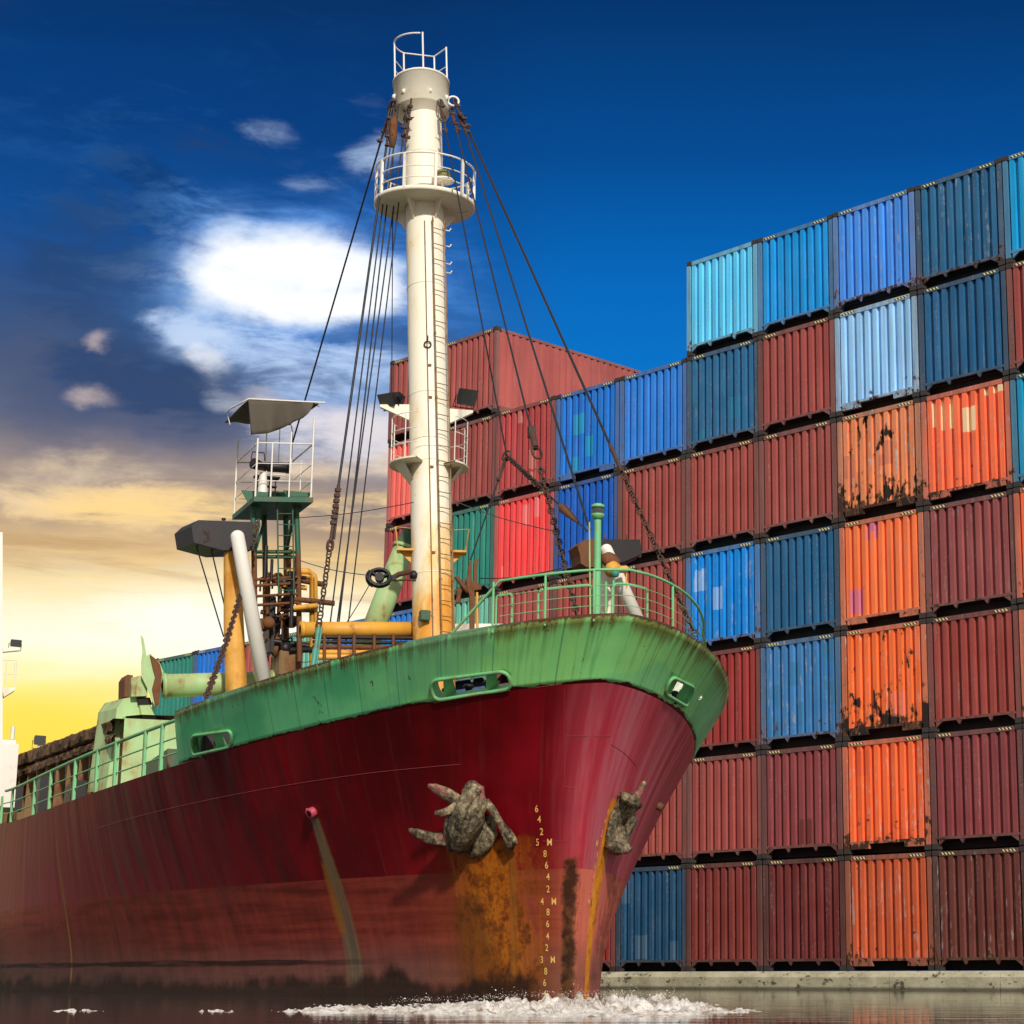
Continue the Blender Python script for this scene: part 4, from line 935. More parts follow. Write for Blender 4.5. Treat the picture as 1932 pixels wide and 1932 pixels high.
# port A-frame
AP = -9.0
def z5(x, y): return ((1300+x/2.1467)*.644, (1300+y/2.1467)*.644)
P0 = on_a(*z5(1100, 900), AP); e = empty('derrick_post', (AP, P0.y, 3.6), 0, SH); oL = e.location.copy(); s_ = 1/pxm(P0)
mb = MB(); mb.prism([on_a(*z5(x, y), AP-.1)-oL for x, y in ((985, 600), (1236, 602), (1246, 692), (1130, 742), (1000, 765))], (-.6, .1, 0)); CB = mb.obj('crosshead', M['black'], e, bevel=.015)
mb = MB(); mb.prism([on_a(*z5(x, y), AP-.05)-oL for x, y in ((840, 640), (885, 604), (940, 598), (990, 600), (990, 772), (900, 776), (862, 752), (858, 700), (848, 668))], (-.5, 0, 0)); mb.obj('cheek_plate', M['rust'], CB, bevel=.015)
mb = MB()
for x in (1015, 1150): 
    q = on_a(*z5(x, 598), AP-.2)-oL; mb.tube([q, q+Vector((0, 0, .1))], .02, 6)
mb.obj('lug', M['rust'], CB)
mb = MB(); capsule(mb, on_a(*z5(1022, 665), AP+.2)-oL, on_a(*z5(1255, 1190), AP+.2)-oL, 11.5*s_, 13.5*s_); mb.obj('strut', M['white'], e)
mb = MB(); mb.tube([on_a(*z5(1025, 760), AP-.1)-oL, on_a(*z5(1018, 1150), AP-.1)-oL], 10.5*s_, 16); mb.obj('post', M['cream'], e)
mb = MB(); q = on_a(*z5(1050, 735), AP+.35)-oL; mb.lathe([(0, -.08), (.16, -.08), (.19, 0), (.15, .08), (0, .08)], c=q, n=16, axis=(.6, .2, .5)); mb.obj('flange', M['rust'], e)
mb = MB(); q = on_a(*z5(1060, 790), AP+.6)-oL; mb.lathe([(0, -.1), (.12, -.1), (.14, .02), (.1, .12), (0, .12)], c=q, n=12, axis=(.5, .1, .3)); q2 = on_a(*z5(1150, 790), AP+.6)-oL; mb.tube([q, q2], [.06, .07], 10); mb.tube([q2-Vector((0, 0, .0)), q2+Vector((0, 0, -.35))], .015, 6); mb.obj('winch_valve', M['yellow'], e)
mb = MB(); q = on_a(*z5(1078, 808), AP+.75)-oL; mb.lathe([(0, -.1), (.06, -.08), (.09, 0), (.05, .07), (0, .08)], c=q, n=12); mb.obj('valve_cap', M['teal'], e)
mb = MB()
for x0, y0, x1, y1 in ((1003, 1018, 1030, 1018), (1003, 1034, 1030, 1034), (1008, 1018, 1008, 1058), (1022, 1012, 1026, 1060), (1003, 1056, 1030, 1044)):
    mb.tube([on_a(*z5(x0, y0), AP+.12)-oL, on_a(*z5(x1, y1), AP+.12)-oL], .012, 5)
m, nt, b = newmat('red_mark_paint'); setc(nt, b, (.5, .02, .02), .5); M['redmark'] = m
mb.obj('painted_mark', M['redmark'], e)

# ---- lattice searchlight tower
AT = -14.0; T0 = on_a(520, 1100, AT); e = empty('searchlight_tower', (AT, T0.y, 3.5), 0, SH); oT = e.location.copy(); s_ = 1/pxm(T0)
def tp(x, y, da=0.): return on_a(*zp(x, y), AT+da)-oT
LEG = [(466, 478, .5, 'dark_green'), (528, 540, -.45, 'dark_green'), (652, 655, -.45, 'dark_green'), (712, 730, .5, 'dark_green')]
for x0, x1, da, mm in LEG:
    mb = MB(); mb.tube([tp(x0, 775, da), tp((x0+x1)/2, 1010, da)], .055, 6); a_ = mb.obj('leg', M[mm], e)
    mb = MB(); mb.tube([tp((x0+x1)/2, 1010, da), tp(x1, 1620, da)], .055, 6); mb.obj('leg', M['rust'], e)
mb = MB()
for y, mm in ((1000, 0), (1028, 0)):
    c4 = [tp(470, y, .5), tp(717, y, .5), tp(654, y-4, -.45), tp(532, y-4, -.45)]; mb.tube(c4, .035, 6, closed=True)
for (xa, ya, xb, yb, d0, d1) in ((500, 790, 480, 990, .5, .5), (690, 790, 660, 990, .5, -.45), (540, 790, 480, 990, -.45, .5), (700, 800, 650, 1000, .5, -.45)):
    mb.tube([tp(xa, ya, d0), tp(xb, yb, d1)], .03, 6)
mb.obj('cross_brace', M['dark_green'], e)
mb = MB()
for x in (603, 690): mb.tube([tp(x, 705, .75), tp(x+8, 1240, .75)], .016, 6)
y = 720
while y < 1230: mb.tube([tp(603+(y-705)*.014, y, .75), tp(690+(y-705)*.014, y, .75)], .010, 5); y += 62
mb.obj('ladder', M['dark_green'], e)
# platform slab
n0, n1 = tp(472, 684, .95), tp(808, 690, .95); back = Vector((-1.75, -.10, 0))
mb = MB(); mb.prism([n0, n1, n1+back, n0+back], (0, 0, -.10)); pl_ = mb.obj('platform', M['dark_green'], e)
for x, da in ((475, .5), (545, -.4), (645, -.4), (712, .5)):
    mb = MB(); p = tp(x, 775, da); q = p+Vector((0, 0, .42)); mb.prism([p+Vector((0, -.04, 0)), p+Vector((0, .04, 0)), q+Vector((.0, .28, 0)), q+Vector((0, -.28, 0))], (.03, 0, 0)); mb.obj('platform_gusset', M['dark_green'], e)
for i in range(4): pass
hp_ = (tp(800, 225, .95)-tp(800, 680, .95)).z; hr = (tp(500, 372, .95)-tp(500, 680, .95)).z
cor = [n0+Vector((-.04, .03, 0)), n1+Vector((-.04, -.04, 0)), n1+back+Vector((.04, -.04, 0)), n0+back+Vector((.04, .03, 0))]
for c_, hh_ in zip(cor, (hr*1.12, hp_, hp_*.95, hp_*.95)): mb = MB(); mb.tube([c_, c_+Vector((0, 0, hh_))], .02, 7); mb.obj('rail_post', M['white'], e)
for t in (.27, .60): mb = MB(); q = cor[0].lerp(cor[1], t); mb.tube([q, q+Vector((0, 0, hr*(1.0 if t < .5 else 1.22)))], .017, 6); mb.obj('rail_post', M['white'], e)
q = cor[1].lerp(cor[2], .5); mb = MB(); mb.tube([q, q+Vector((0, 0, hr*.85))], .014, 6); mb.obj('rail_post', M['white'], e)
for fr, rr_ in ((1.0, .017), (.62, .010), (.30, .008)):
    mb = MB(); mb.tube([c_+Vector((0, 0, hr*fr)) for c_ in cor], rr_, 6, closed=True); mb.obj('rail_bar', M['white'], e)
# searchlights
q = tp(518, 690, .35); mb = MB(); mb.tube([q+Vector((0, 0, -.08)), q+Vector((0, 0, .50))], [.11, .07], 12); pe = mb.obj('searchlight_pedestal', M['white'], e)
q = tp(600, 520, .35); mb = MB(); mb.lathe([(0, -.26), (.09, -.26), (.10, -.1), (.10, .20), (.115, .22), (.115, .27), (0, .27)], c=q, n=16, axis=(.1, 1, .02)); sl = mb.obj('searchlight', M['black'], e)
mb = MB(); mb.tube([q+Vector((0, -.2, -.06)), q+Vector((0, -.2, -.15)), q+Vector((0, .2, -.15)), q+Vector((0, .2, -.06))], .015, 6); mb.obj('yoke', M['white'], sl)
q = tp(497, 508, .5); mb = MB(); mb.lathe([(0, -.12), (.08, -.12), (.10, .03), (.11, .14), (0, .14)], c=q, n=16, axis=(.5, -.8, .05)); mb.tube([q+Vector((0, -.15, .1)), q+Vector((0, -.13, .26)), q+Vector((0, .1, .26)), q+Vector((0, .12, .1))], .012, 5); mb.obj('searchlight', M['black'], e)
mb = MB(); q = tp(540, 650, .2)
for dx_ in (-.18, -.06, .06, .18): mb.tube([q+Vector((0, dx_, -.1)), q+Vector((0, dx_, .26))], .015, 5)
mb.box(q+Vector((0, 0, .26)), (.2, .5, .03)); mb.box(q+Vector((0, 0, .08)), (.14, .4, .02)); mb.obj('gauge_stand', M['black'], e)
q = tp(612, 450, .0); mb = MB(); mb.tube([q+Vector((0, .26*math.cos(t), .42+.42*math.sin(t)*1.0)) for t in np.linspace(0, math.pi, 14)], .012, 5); mb.tube([q+Vector((0, -.26, .42)), q+Vector((0, -.26, -.35))], .012, 5); mb.tube([q+Vector((0, .26, .42)), q+Vector((0, .26, -.35))], .012, 5); mb.tube([q+Vector((0, -.26, -.35)), q+Vector((0, .26, -.35))], .012, 5); mb.tube([q+Vector((0, 0, .84)), q+Vector((0, 0, -.35))], .010, 5); mb.obj('antenna_frame', M['white'], e)
# tarpaulin awning: sagging roof and a torn flap hanging at the front
A0, A1 = tp(440, 138, .98), tp(805, 152, .98); B0, B1 = A0+back*1.0+Vector((0, -.05, .0)), A1+back*1.0+Vector((0, 0, -.02))
A1 = A1+Vector((0, .12, 0)); mb = MB(); rows = []
for i in range(11):
    t = i/10; row = []
    for k in range(17):
        s2 = k/16; p = A0.lerp(A1, s2).lerp(B0.lerp(B1, s2), t); p = p+Vector((0, 0, -.10*math.sin(math.pi*t)*math.sin(math.pi*s2)+.015*math.sin(s2*17+t*5))); row.append(p)
    rows.append(row)
mb.grid(rows)
prof = [(440, 335), (470, 332), (530, 328), (570, 318), (612, 304), (650, 286), (690, 264), (740, 244), (778, 212), (800, 180), (808, 156)]
rows = []
for j in range(9):
    t = j/8; row = []
    for k in range(31):
        s2 = k/30; x = 440+s2*365
        yb = np.interp(x, [p_[0] for p_ in prof], [p_[1] for p_ in prof]); yt = 138+s2*14
        y = yt+(yb-yt)*t; fold = .05*math.sin(s2*21+1)*t+.07*math.sin(s2*8)*t
        row.append(tp(x+14*t*(1-s2), y, .98+fold))
    rows.append(row)
mb.grid(rows); tarp = mb.obj('tarpaulin', M['tarp'], e)
so = tarp.modifiers.new('cloth', 'SOLIDIFY'); so.thickness = .012
mb = MB(); mb.tube([tp(318, 208, .0), tp(335, 190, .2), tp(400, 155, .7), A0+Vector((0, 0, .02)), A1+Vector((0, .12, .02))], .016, 6); mb.tube([tp(320, 210, 0), tp(326, 240, 0), tp(336, 278, 0)], .01, 5); mb.tube([tp(805, 150, .9), tp(840, 176, .5)], .014, 5); mb.obj('awning_frame', M['white'], e)
# machinery inside the tower foot
rs_ = random.Random(3)
mc = empty('winch_manifold', tp(610, 1500)+oT, 0, SH); oM = mc.location.copy()
def mp_(x, y, da=0.): return on_a(*zp(x, y), AT+da)-oM
for k in range(48):
    x, y = rs_.uniform(500, 700), rs_.uniform(1130, 1560); da = rs_.uniform(-.4, .7); mb = MB(); p = mp_(x, y, da); kind = k % 4
    if kind == 0: mb.tube([p, p+Vector((0, 0, rs_.uniform(.4, 1.2)))], rs_.uniform(.02, .045), 8); nm = 'riser_pipe'
    elif kind == 1: mb.tube([p, p+Vector((rs_.uniform(-.2, .2), rs_.uniform(.3, .9), rs_.uniform(-.1, .1)))], rs_.uniform(.03, .06), 8); nm = 'cross_pipe'
    elif kind == 2: mb.lathe([(0, -.10), (.1, -.10), (.13, 0), (.1, .10), (0, .10)], c=p, n=12, axis=(rs_.uniform(-1, 1), rs_.uniform(-1, 1), .3)); nm = 'valve_body'
    else: mb.tube([p+Vector((.12*math.cos(t), .12*math.sin(t)*.9, .03*math.sin(t*2))) for t in np.linspace(0, 6.28, 13)[:-1]], .018, 6, closed=True); mb.tube([p, p+Vector((0, 0, -.25))], .02, 6); nm = 'hand_wheel'
    mb.obj(nm, M[rs_.choice(['rust', 'rust', 'rust', 'black', 'black', 'yellow'])], mc)
mb = MB(); mb.span(tuple(mp_(560, 1730, -.6)), tuple(mp_(750, 1560, .3))); mb.obj('machine_bed', M['ochre'], mc, bevel=.02)
mb = MB(); mb.span(tuple(mp_(520, 1600, -.4)), tuple(mp_(600, 1240, .2))); mb.obj('gear_case', M['black'], mc, bevel=.04)
mb = MB(); mb.tube([mp_(660, 1120, .2), mp_(700, 1108, .2), mp_(780, 1112, .2), mp_(806, 1128, .2), mp_(806, 1640, .2)], .075, 12); mb.tube([mp_(738, 1135, .2), mp_(818, 1140, .2)], .05, 10); mb.tube([mp_(820, 1140, .3), mp_(822, 1400, .3)], .04, 8); mb.obj('bent_pipe', M['yellow'], mc)
for y in (1155, 1190, 1250, 1300):
    mb = MB(); mb.tube([mp_(480, y, .55), mp_(718, y-14, .55)], .03, 6); mb.obj('catwalk_bar', M['rust'], mc)
# pipes along the deck in front of the tower
for v, r_, mm in ((1203, .035, 'black'), (1212, .03, 'black'), (1221, .035, 'rust'), (1232, .05, 'yellow'), (1240, .05, 'orange_post')):
    mb = MB(); mb.tube([on_a(590, v-1, AB+.2), on_a(690, v, AB+.2), on_a(784, v+1, AB+.2)], r_, 8); mb.obj('deck_pipe', M[mm], SH)
for u_ in (612, 640, 668, 706, 742): mb = MB(); mb.tube([on_a(u_, 1196, AB+.25), on_a(u_, 1262, AB+.25)], .03, 6); mb.obj('pipe_support', M['rust'], SH)
# rusty broken bracket right of the mast
def z4(x, y): return ((1000+x/3.22)*.644, (1400+y/3.22)*.644)
AR = -3.2; B0 = on_a(*z4(1230, 1480), AR); e = empty('broken_bracket', B0, 0, SH)
def q4(x, y, da=0.): return on_a(*z4(x, y), AR+da)-B0
mb = MB(); mb.prism([q4(*p_) for p_ in ((1215, 1560), (1255, 1560), (1262, 1200), (1255, 1060), (1320, 1050), (1325, 1020), (1285, 990), (1280, 900), (1290, 800), (1310, 745), (1285, 770), (1250, 790), (1248, 980), (1232, 980), (1232, 800), (1240, 765), (1205, 795), (1195, 880), (1180, 960), (1190, 1050), (1212, 1110))], (-.10, 0.02, 0)); mb.obj('bracket_plate', M['rust'], e)
mb = MB(); mb.tube([q4(1080, 930, -.05), q4(1140, 1010, -.05), q4(1195, 1075, -.05)], .035, 6); mb.tube([q4(1190, 960, -.1), q4(1130, 1040, -.1), q4(1090, 1180, -.1)], .03, 6); mb.tube([q4(1110, 1030, -.1), q4(1105, 1180, -.1)], .035, 6); mb.obj('twisted_bar', M['rust'], e)
mb = MB(); mb.tube([q4(1280, 1080, .02), q4(1285, 1560, .02)], .02, 6); mb.obj('thin_bar', M['yellow'], e)

# ---- rigging
def ell(p, d1, d2, a, b_, r, mb, n=14):
    mb.tube([p+d1*(a*max(-1, min(1, 1.25*math.cos(t))))+d2*(b_*math.sin(t)) for t in np.linspace(0, 2*math.pi, n+1)[:-1]], r, 6, closed=True)
def chain(p0, p1, L_, w, r, sag=0., stud=True, name='chain', parent=None, mat='chain'):
    mb = MB(); d = p1-p0; n_ = max(2, int(d.length/(L_*.80)))
    pts = [p0.lerp(p1, (k+.5)/n_)+Vector((0, 0, -sag*math.sin(math.pi*(k+.5)/n_))) for k in range(n_)]
    x0 = d.cross(Vector((0, 0, 1))).normalized()
    for k, p in enumerate(pts):
        t = (pts[min(k+1, n_-1)]-pts[max(k-1, 0)]).normalized(); s_ = x0 if k % 2 else t.cross(x0).normalized()
        s_ = (s_+t.cross(s_)*random.uniform(-.3, .3)+ (t.cross(s_))*.35).normalized()
        ell(p, t, s_, L_/2*.86, w/2, r, mb)
        if stud: mb.tube([p-s_*w/2, p+s_*w/2], r*.8, 5)
    return mb.obj(name, M[mat], parent or SH)
def stay(name, p0, p1, r=.016, hw=.9, parent=None, mat='cable'):
    e = empty(name, p0, 0, parent or SH); d = p1-p0; mb = MB(); mb.tube([Vector((0, 0, 0)), d], r, 6); mb.obj('wire', M[mat], e)
    if hw:                      # turnbuckle, clamps and shackles at the upper end
        t = d.normalized(); s_ = t.cross(Vector((0, 0, 1))).normalized(); mb = MB()
        ell(t*.10, t, s_, .10, .05, .017, mb); mb.tube([t*.2, t*hw*.62], .022, 6); mb.tube([t*.24+s_*.03, t*hw*.6+s_*.035], .014, 5)
        hr_ = random.Random(int(p0.x*1000) % 97)
        for k in (.22, .48, .66, .93):
            k += hr_.uniform(-.05, .05); q_ = hr_.uniform(0, 6.28); w_ = (s_*math.cos(q_)+t.cross(s_)*math.sin(q_)); mb.box(t*hw*k+w_*.02, (hr_.uniform(.05, .09), hr_.uniform(.05, .09), .04)); mb.tube([t*hw*k-w_*.04, t*hw*k+w_*hr_.uniform(.07, .12)], .010, 5)
        mb.tube([t*hw*.6, t*hw*1.05], .021, 6); mb.obj('shackle_and_clamps', M['chain'], e)
    return e
AH = MA1.x
def hd_at(u_, v_): return on_a(u_, v_, AH+.35)
def tv(p0, p1, v):
    a, c_ = 0., 1.
    for _ in range(40):
        t = (a+c_)/2; w = SHIPM @ p0.lerp(p1, t); vv = CY-FOC*(-w.y*SP+(w.z-CAMH)*CP)/(w.y*CP+(w.z-CAMH)*SP)
        if vv < v: a = t
        else: c_ = t
    return (a+c_)/2
# starboard side
s_a = hd_at(741, 190); t_a = on_a(552, 835, AT+.3); e = stay('stay_cable', s_a, t_a, .018); 
s_b = hd_at(739, 205); t_b = on_a(590, 1262, -7.0)
E_ = stay('stay_cable', s_b, s_b.lerp(t_b, tv(s_b, t_b, 945)), .022)
_v = lambda t: tv(s_b, t_b, 205+t*1057)
p_ = lambda t: s_b.lerp(t_b, _v(t))
mb = MB(); d_ = (t_b-s_b).normalized(); o_ = p_(.70)-s_b
for k in range(7): mb.box(o_+d_*(-.2+.10*k), (.10, .09, .06))
mb.tube([o_-d_*.3, o_+d_*.75], .03, 6); mb.tube([o_+d_*.1+Vector((0, .04, 0)), o_+d_*.7+Vector((0, .05, 0))], .02, 6); ell(o_+d_*.82, d_, Vector((0, 1, 0)), .1, .05, .02, mb); mb.obj('turnbuckle', M['chain'], E_)
c_ = chain(p_(.775), p_(.925), .165, .095, .015, parent=SH)
mb = MB(); e0, e1 = p_(.925), p_(1.0); mb.tube([e0, e0.lerp(e1, .12), e0.lerp(e1, .2), e0.lerp(e1, .5), e0.lerp(e1, .55), e1], [.03, .05, .035, .035, .05, .04], 8); mb.tube([e0+Vector((0, .05, 0)), e1+Vector((0, .05, 0))], .02, 6); mb.obj('rigging_screw', M['teal'], SH)
for top_, bot, r_ in (((747, 190), (613, 1255), .013), ((752, 196), (632, 1240), .014), ((776, 187), (650, 1235), .012), ((770, 190), (628, 1235), .013)):
    stay('stay_cable', on_a(*top_, AH+.60) if top_[0] == 776 else hd_at(*top_), on_a(*bot, -8.6), r_, .8 if top_[0] in (747, 770, 776) else 0)
stay('halyard', hd_at(742, 235), on_a(739, 740, AH-.6), .009, 0)
mb = MB(); q = hd_at(741, 248); mb.lathe([(0, -.32), (.05, -.3), (.085, -.1), (.085, .2), (.05, .3), (0, .32)], c=q, n=10); mb.obj('hanging_block', M['rust'], SH)
# port side
s_c = hd_at(858, 188); t_c = on_a(1313, 1200, -1.6); fv = lambda v: s_c.lerp(t_c, tv(s_c, t_c, v)); stay('stay_cable', s_c, fv(865), .022)
chain(fv(885), t_c, .15, .085, .014)
mb = MB(); a_, c2 = fv(840), fv(890); mb.tube([a_, c2], .035, 7); mb.obj('turnbuckle', M['chain'], SH)
s_d = hd_at(868, 215); stay('stay_cable', s_d, on_a(1113, 1000, jb.x), .018)
s_e = hd_at(852, 205); t_e = on_a(1092, 1175, .2); gv = lambda v: s_e.lerp(t_e, tv(s_e, t_e, v)); stay('stay_cable', s_e, gv(812), .016)
mb = MB(); a_ = gv(815); c2 = gv(845); mb.box(a_, (.10, .10, .18)); mb.tube([a_, c2], .05, 7); d_ = (c2-a_).normalized(); ell(c2+d_*.12, d_, Vector((0, 1, 0)), .13, .07, .018, mb); mb.obj('chain_hoist', M['chain'], SH)
chain(gv(875), t_e, .14, .08, .014)
s_f = on_a(830, 188, AH+.60); t_f = on_a(956, 860, -4.5); stay('stay_cable', s_f, t_f, .014, .9)
t_g = on_a(888, 1056, -3.25); stay('brace_wire', t_f, t_g, .013, 0); mb = MB(); q = t_f; ell(q, (t_g-t_f).normalized(), Vector((0, 1, 0)), .12, .06, .018, mb); mb.tube([q, q.lerp(t_g, .25)], .03, 6); mb.obj('shackle', M['chain'], SH)
t_h = on_a(1108, 1002, jb.x-.1); stay('brace_wire', t_f, t_h, .012, 0)
t_i = t_f.lerp(t_h, .50); chain(t_f, t_i, .10, .07, .014)
mb = MB(); a_, c2 = t_f.lerp(t_h, .70), t_f.lerp(t_h, .90); mb.tube([a_, a_.lerp(c2, .2), a_.lerp(c2, .6), c2], [.03, .07, .05, .02], 8); mb.obj('turnbuckle', M['rust'], SH)
# thin slack wires
for p0, p1, a0_, a1_ in (((556, 977), (780, 948), AT, MA0.x), ((562, 1056), (700, 1086), AT, MA0.x), ((858, 945), (1050, 1003), MA0.x, -.2), ((905, 1091), (1060, 1072), -3.2, -.6), ((626, 1232), (560, 1250), AB, AT), ((700, 1098), (628, 1210), AB, AB)):
    A_, B_ = on_a(*p0, a0_), on_a(*p1, a1_); mb = MB(); mb.tube([A_.lerp(B_, k/8)+Vector((0, 0, -.05*math.sin(math.pi*k/8))) for k in range(9)], .008, 5); mb.obj('slack_wire', M['cable'], SH)
# heavy chain from the starboard derrick to the bulwark
chain(on_a(453, 1124, -11.2), on_a(388, 1316, -6.4), .185, .105, .016, sag=.10)
chain(on_a(486, 985, -13.0), on_a(476, 1040, -13.0), .16, .09, .02)

# ---- house, boom end and hatch at the break of the forecastle
def z6(x, y): return (x*.3334, 966+y*.3334)
AHS = -14.0
H0 = on_a(*z6(780, 1300), AHS); e = empty('derrick_housing', (AHS, H0.y, 3.3), 0, SH); oH = e.location.copy()
def hq(x, y, da=0.): return on_a(*z6(x, y), AHS+da)-oH
mb = MB(); f_ = [hq(x, y) for x, y in ((782, 1044), (850, 1090), (890, 1180), (905, 1560), (800, 1560), (810, 1200))]
mb.prism(f_, (-.9, -.30, 0)); mb.obj('casing', M['pale_green'], e)
mb = MB(); mb.prism([hq(x, y, -.06) for x, y in ((700, 1055), (782, 1042), (812, 1200), (800, 1570), (600, 1570), (645, 1250), (662, 1110))], (-.8, -.25, 0)); mb.obj('side_casing', M['pale_green'], e)
mb = MB(); mb.prism([hq(x, y, .02) for x, y in ((775, 1046), (848, 1050), (862, 1088), (782, 1090))], (-.1, 0, 0)); mb.obj('opening', M['under'], e)
mb = MB(); q = hq(745, 990, -.2); mb.prism([hq(x, y, -.1) for x, y in ((706, 945), (722, 920), (752, 924), (752, 1046), (704, 1046))], (-.5, -.05, 0)); mb.obj('rusty_cheek', M['rust'], e, bevel=.03)
mb = MB(); mb.prism([hq(x, y, .1) for x, y in ((742, 938), (795, 925), (832, 960), (835, 1040), (742, 1044))], (-.3, 0, 0)); mb.obj('cheek_plate', M['pale_green'], e)
mb = MB(); mb.prism([hq(x, y, .22) for x, y in ((795, 695), (812, 715), (830, 815), (850, 800), (905, 855), (925, 905), (905, 1010), (880, 1105), (858, 1060), (835, 1000), (800, 930), (798, 850), (806, 790))], (-.12, .02, 0)); mb.obj('torn_plate', M['pale_green'], e)
mb = MB(); mb.prism([hq(x, y, .28) for x, y in ((850, 810), (880, 830), (905, 860), (918, 915), (900, 1090), (882, 1106), (862, 1000), (880, 930), (865, 880))], (-.05, 0, 0)); mb.obj('rusted_edge', M['rust'], e)
gb = boom('stowed_boom', on_a(306, 1294, AHS-.3), on_a(520, 1288, AHS-.3), .225, .22, M['pale_green'], SH)
gb.name = 'thick_boom'
# low hatch, its canvas and coaming
hB, hA = on_y(214, 1359, -4.35), on_y(0, 1438, -5.05); hdv = hA-hB
he = empty('cargo_hatch', hB, 0, SH)
rs_ = random.Random(9); N_ = 90
def hrow(k, prof, jit):
    p = hdv*(1.03*k/N_); kk = 1+.5*k/N_
    return [p+Vector((0, dy*kk+rs_.uniform(-jit, jit)*(1 if j else 0), dz_*kk+rs_.uniform(-jit, jit)*.8)) for j, (dy, dz_) in enumerate(prof)]
mb = MB(); mb.grid([hrow(k, ((1.2, .05), (.02, .02), (-.03, -.01), (-.03, -.10), (-.02, -.20), (.06, -.215)), .028) for k in range(N_+1)], False); mb.obj('hatch_cover', M['crust'], he)
mb = MB(); mb.grid([hrow(k, ((2.0, .16), (.5, .13), (.22, .09), (.2, -.02)), .006) for k in range(N_+1)]); mb.obj('hatch_canvas', M['pale_green'], he)
mb = MB(); mb.grid([hrow(k, ((.12, -.27), (.0, -.275), (-.01, -.33), (.0, -.40), (.08, -.41)), .022) for k in range(N_+1)], False); mb.obj('coaming_edge', M['crust'], he)
mb = MB(); mb.grid([[q+Vector((0, 0, 0)) for q in (hdv*(1.03*k/12)+Vector((0, .22, -.2)), hdv*(1.03*k/12)+Vector((0, .22, -2.4)))] for k in range(13)], False); mb.obj('coaming', M['ochre'], he)
mb = MB(); mb.prism([Vector((0, .2, .05)), Vector((0, 3.6, .05)), Vector((0, 3.6, -1.6)), Vector((0, .2, -1.6))], (-.06, 0, 0)); mb.obj('hatch_end', M['pale_green'], he)
for k in range(11):
    q = hdv*(.04+k*.09); mb = MB(); mb.prism([q+Vector((0, .2, -2.2)), q+Vector((0, -.05, -2.2)), q+Vector((0, .02, -.5)), q+Vector((0, .2, -.5))], (.07, 0, 0)); mb.obj('coaming_stay', M['ochre'], he)
for k, (w_, h_) in enumerate(((1.6, .5), (1.0, .9), (.5, .6))):
    q = hdv*(.16+.26*k); mb = MB(); mb.box(q+Vector((0, -.18, -1.35+.1*k)), (w_, .25, h_)); mb.obj('stowed_gear', M['black'], he)
# deck-edge railing on the starboard side
rl = empty('deck_railing', (0, 0, 0), 0, SH)
def dk(l, up): p = hp(l, foot(l), S1); return p+Vector((0, .05, up))
lr = [7.15+k*.5 for k in range(36)]
mb = MB(); mb.tube([dk(l, .74) for l in lr[:-1]], .032, 8); mb.obj('top_rail', M['green'], rl)
for hgt in (.22, .46): mb = MB(); mb.tube([dk(l, hgt) for l in lr], .013, 6); mb.obj('middle_rail', M['green'], rl)
for px in (20, 62, 92, 138, 180, 215, 270, 302, -20):
    best = min(np.arange(7.2, 26, .02), key=lambda l: abs(CX+FOC*(SHIPM @ dk(l, .0)).x/((SHIPM @ dk(l, 0.)).y*CP+((SHIPM @ dk(l, 0.)).z-CAMH)*SP)-px))
    mb = MB(); p = dk(best, 0); mb.box(p+Vector((0, 0, .36)), (.16, .05, .76)); mb.obj('rail_post', M['green'], rl)
# dark deck gear and far bulkhead glimpsed under the hatch edge
mb = MB(); mb.span((-11.2, -4.1, 3.2), (-8.2, 4.0, 3.9)); mb.obj('forecastle_bulkhead', M['dark_green'], SH)
# white lamp mast and bridge front at the far left
AW = -26.0; W1 = on_a(-2, 1300, AW); we_ = empty('lamp_mast', (AW, W1.y, 3.6), 0, SH); ow = we_.location.copy()
def wq(u_, v_, da=0.): return on_a(u_, v_, AW+da)-ow
mb = MB(); p = wq(5, 1480); t_ = wq(5, 1004); mb.prism([wq(5, 1520), wq(5, 1004), wq(-90, 1004), wq(-90, 1520)], (-.8, 0, 0)); mb.obj('mast_box', M['white'], we_)
mb = MB(); mb.prism([wq(4, 1297), wq(29, 1297), wq(28, 1302), wq(7, 1315)], (-.4, 0, 0)); hpz = mb.obj('side_platform', M['cream'], we_)
mb = MB()
for a_, c2 in (((12, 1250), (11, 1297)), ((28, 1250), (26, 1297)), ((4, 1246), (32, 1246)), ((4, 1272), (28, 1272)), ((32, 1246), (29, 1297))): mb.tube([wq(*a_, -.2), wq(*c2, -.2)], .010, 5)
mb.obj('platform_rail', M['white'], we_)
mb = MB(); mb.prism([wq(4, 1222), wq(36, 1224), wq(36, 1227), wq(4, 1230)], (-.2, 0, 0)); mb.obj('lamp_arm', M['white'], we_)
flood(wq(29, 1214, -.1), Vector((1, .2, -.1)), 20/pxm(W1), 14/pxm(W1), we_, 'lamp_olive')
bx = empty('bridge_front', ow, 0, SH)
mb = MB(); a_, c2 = wq(-60, 1480), wq(37, 1402); mb.span((-1.6, a_.y, a_.z-.5), (-.2, c2.y, c2.z)); mb.obj('bridge_wall', M['white'], bx)
mb = MB(); a_, c2 = wq(-40, 1402), wq(32, 1394); mb.span((-1.4, a_.y, a_.z), (-.3, c2.y, c2.z)); mb.obj('bridge_roof', M['white'], bx)
mb = MB(); q = wq(23, 1395, -.5); mb.tube([q, q+Vector((0, 0, .32))], .05, 10); mb.obj('vent_pipe', M['white'], bx)
flood(wq(74, 1397, .1), Vector((1, .25, -.05)), 21/pxm(W1), 18/pxm(W1), bx, 'lamp_olive')
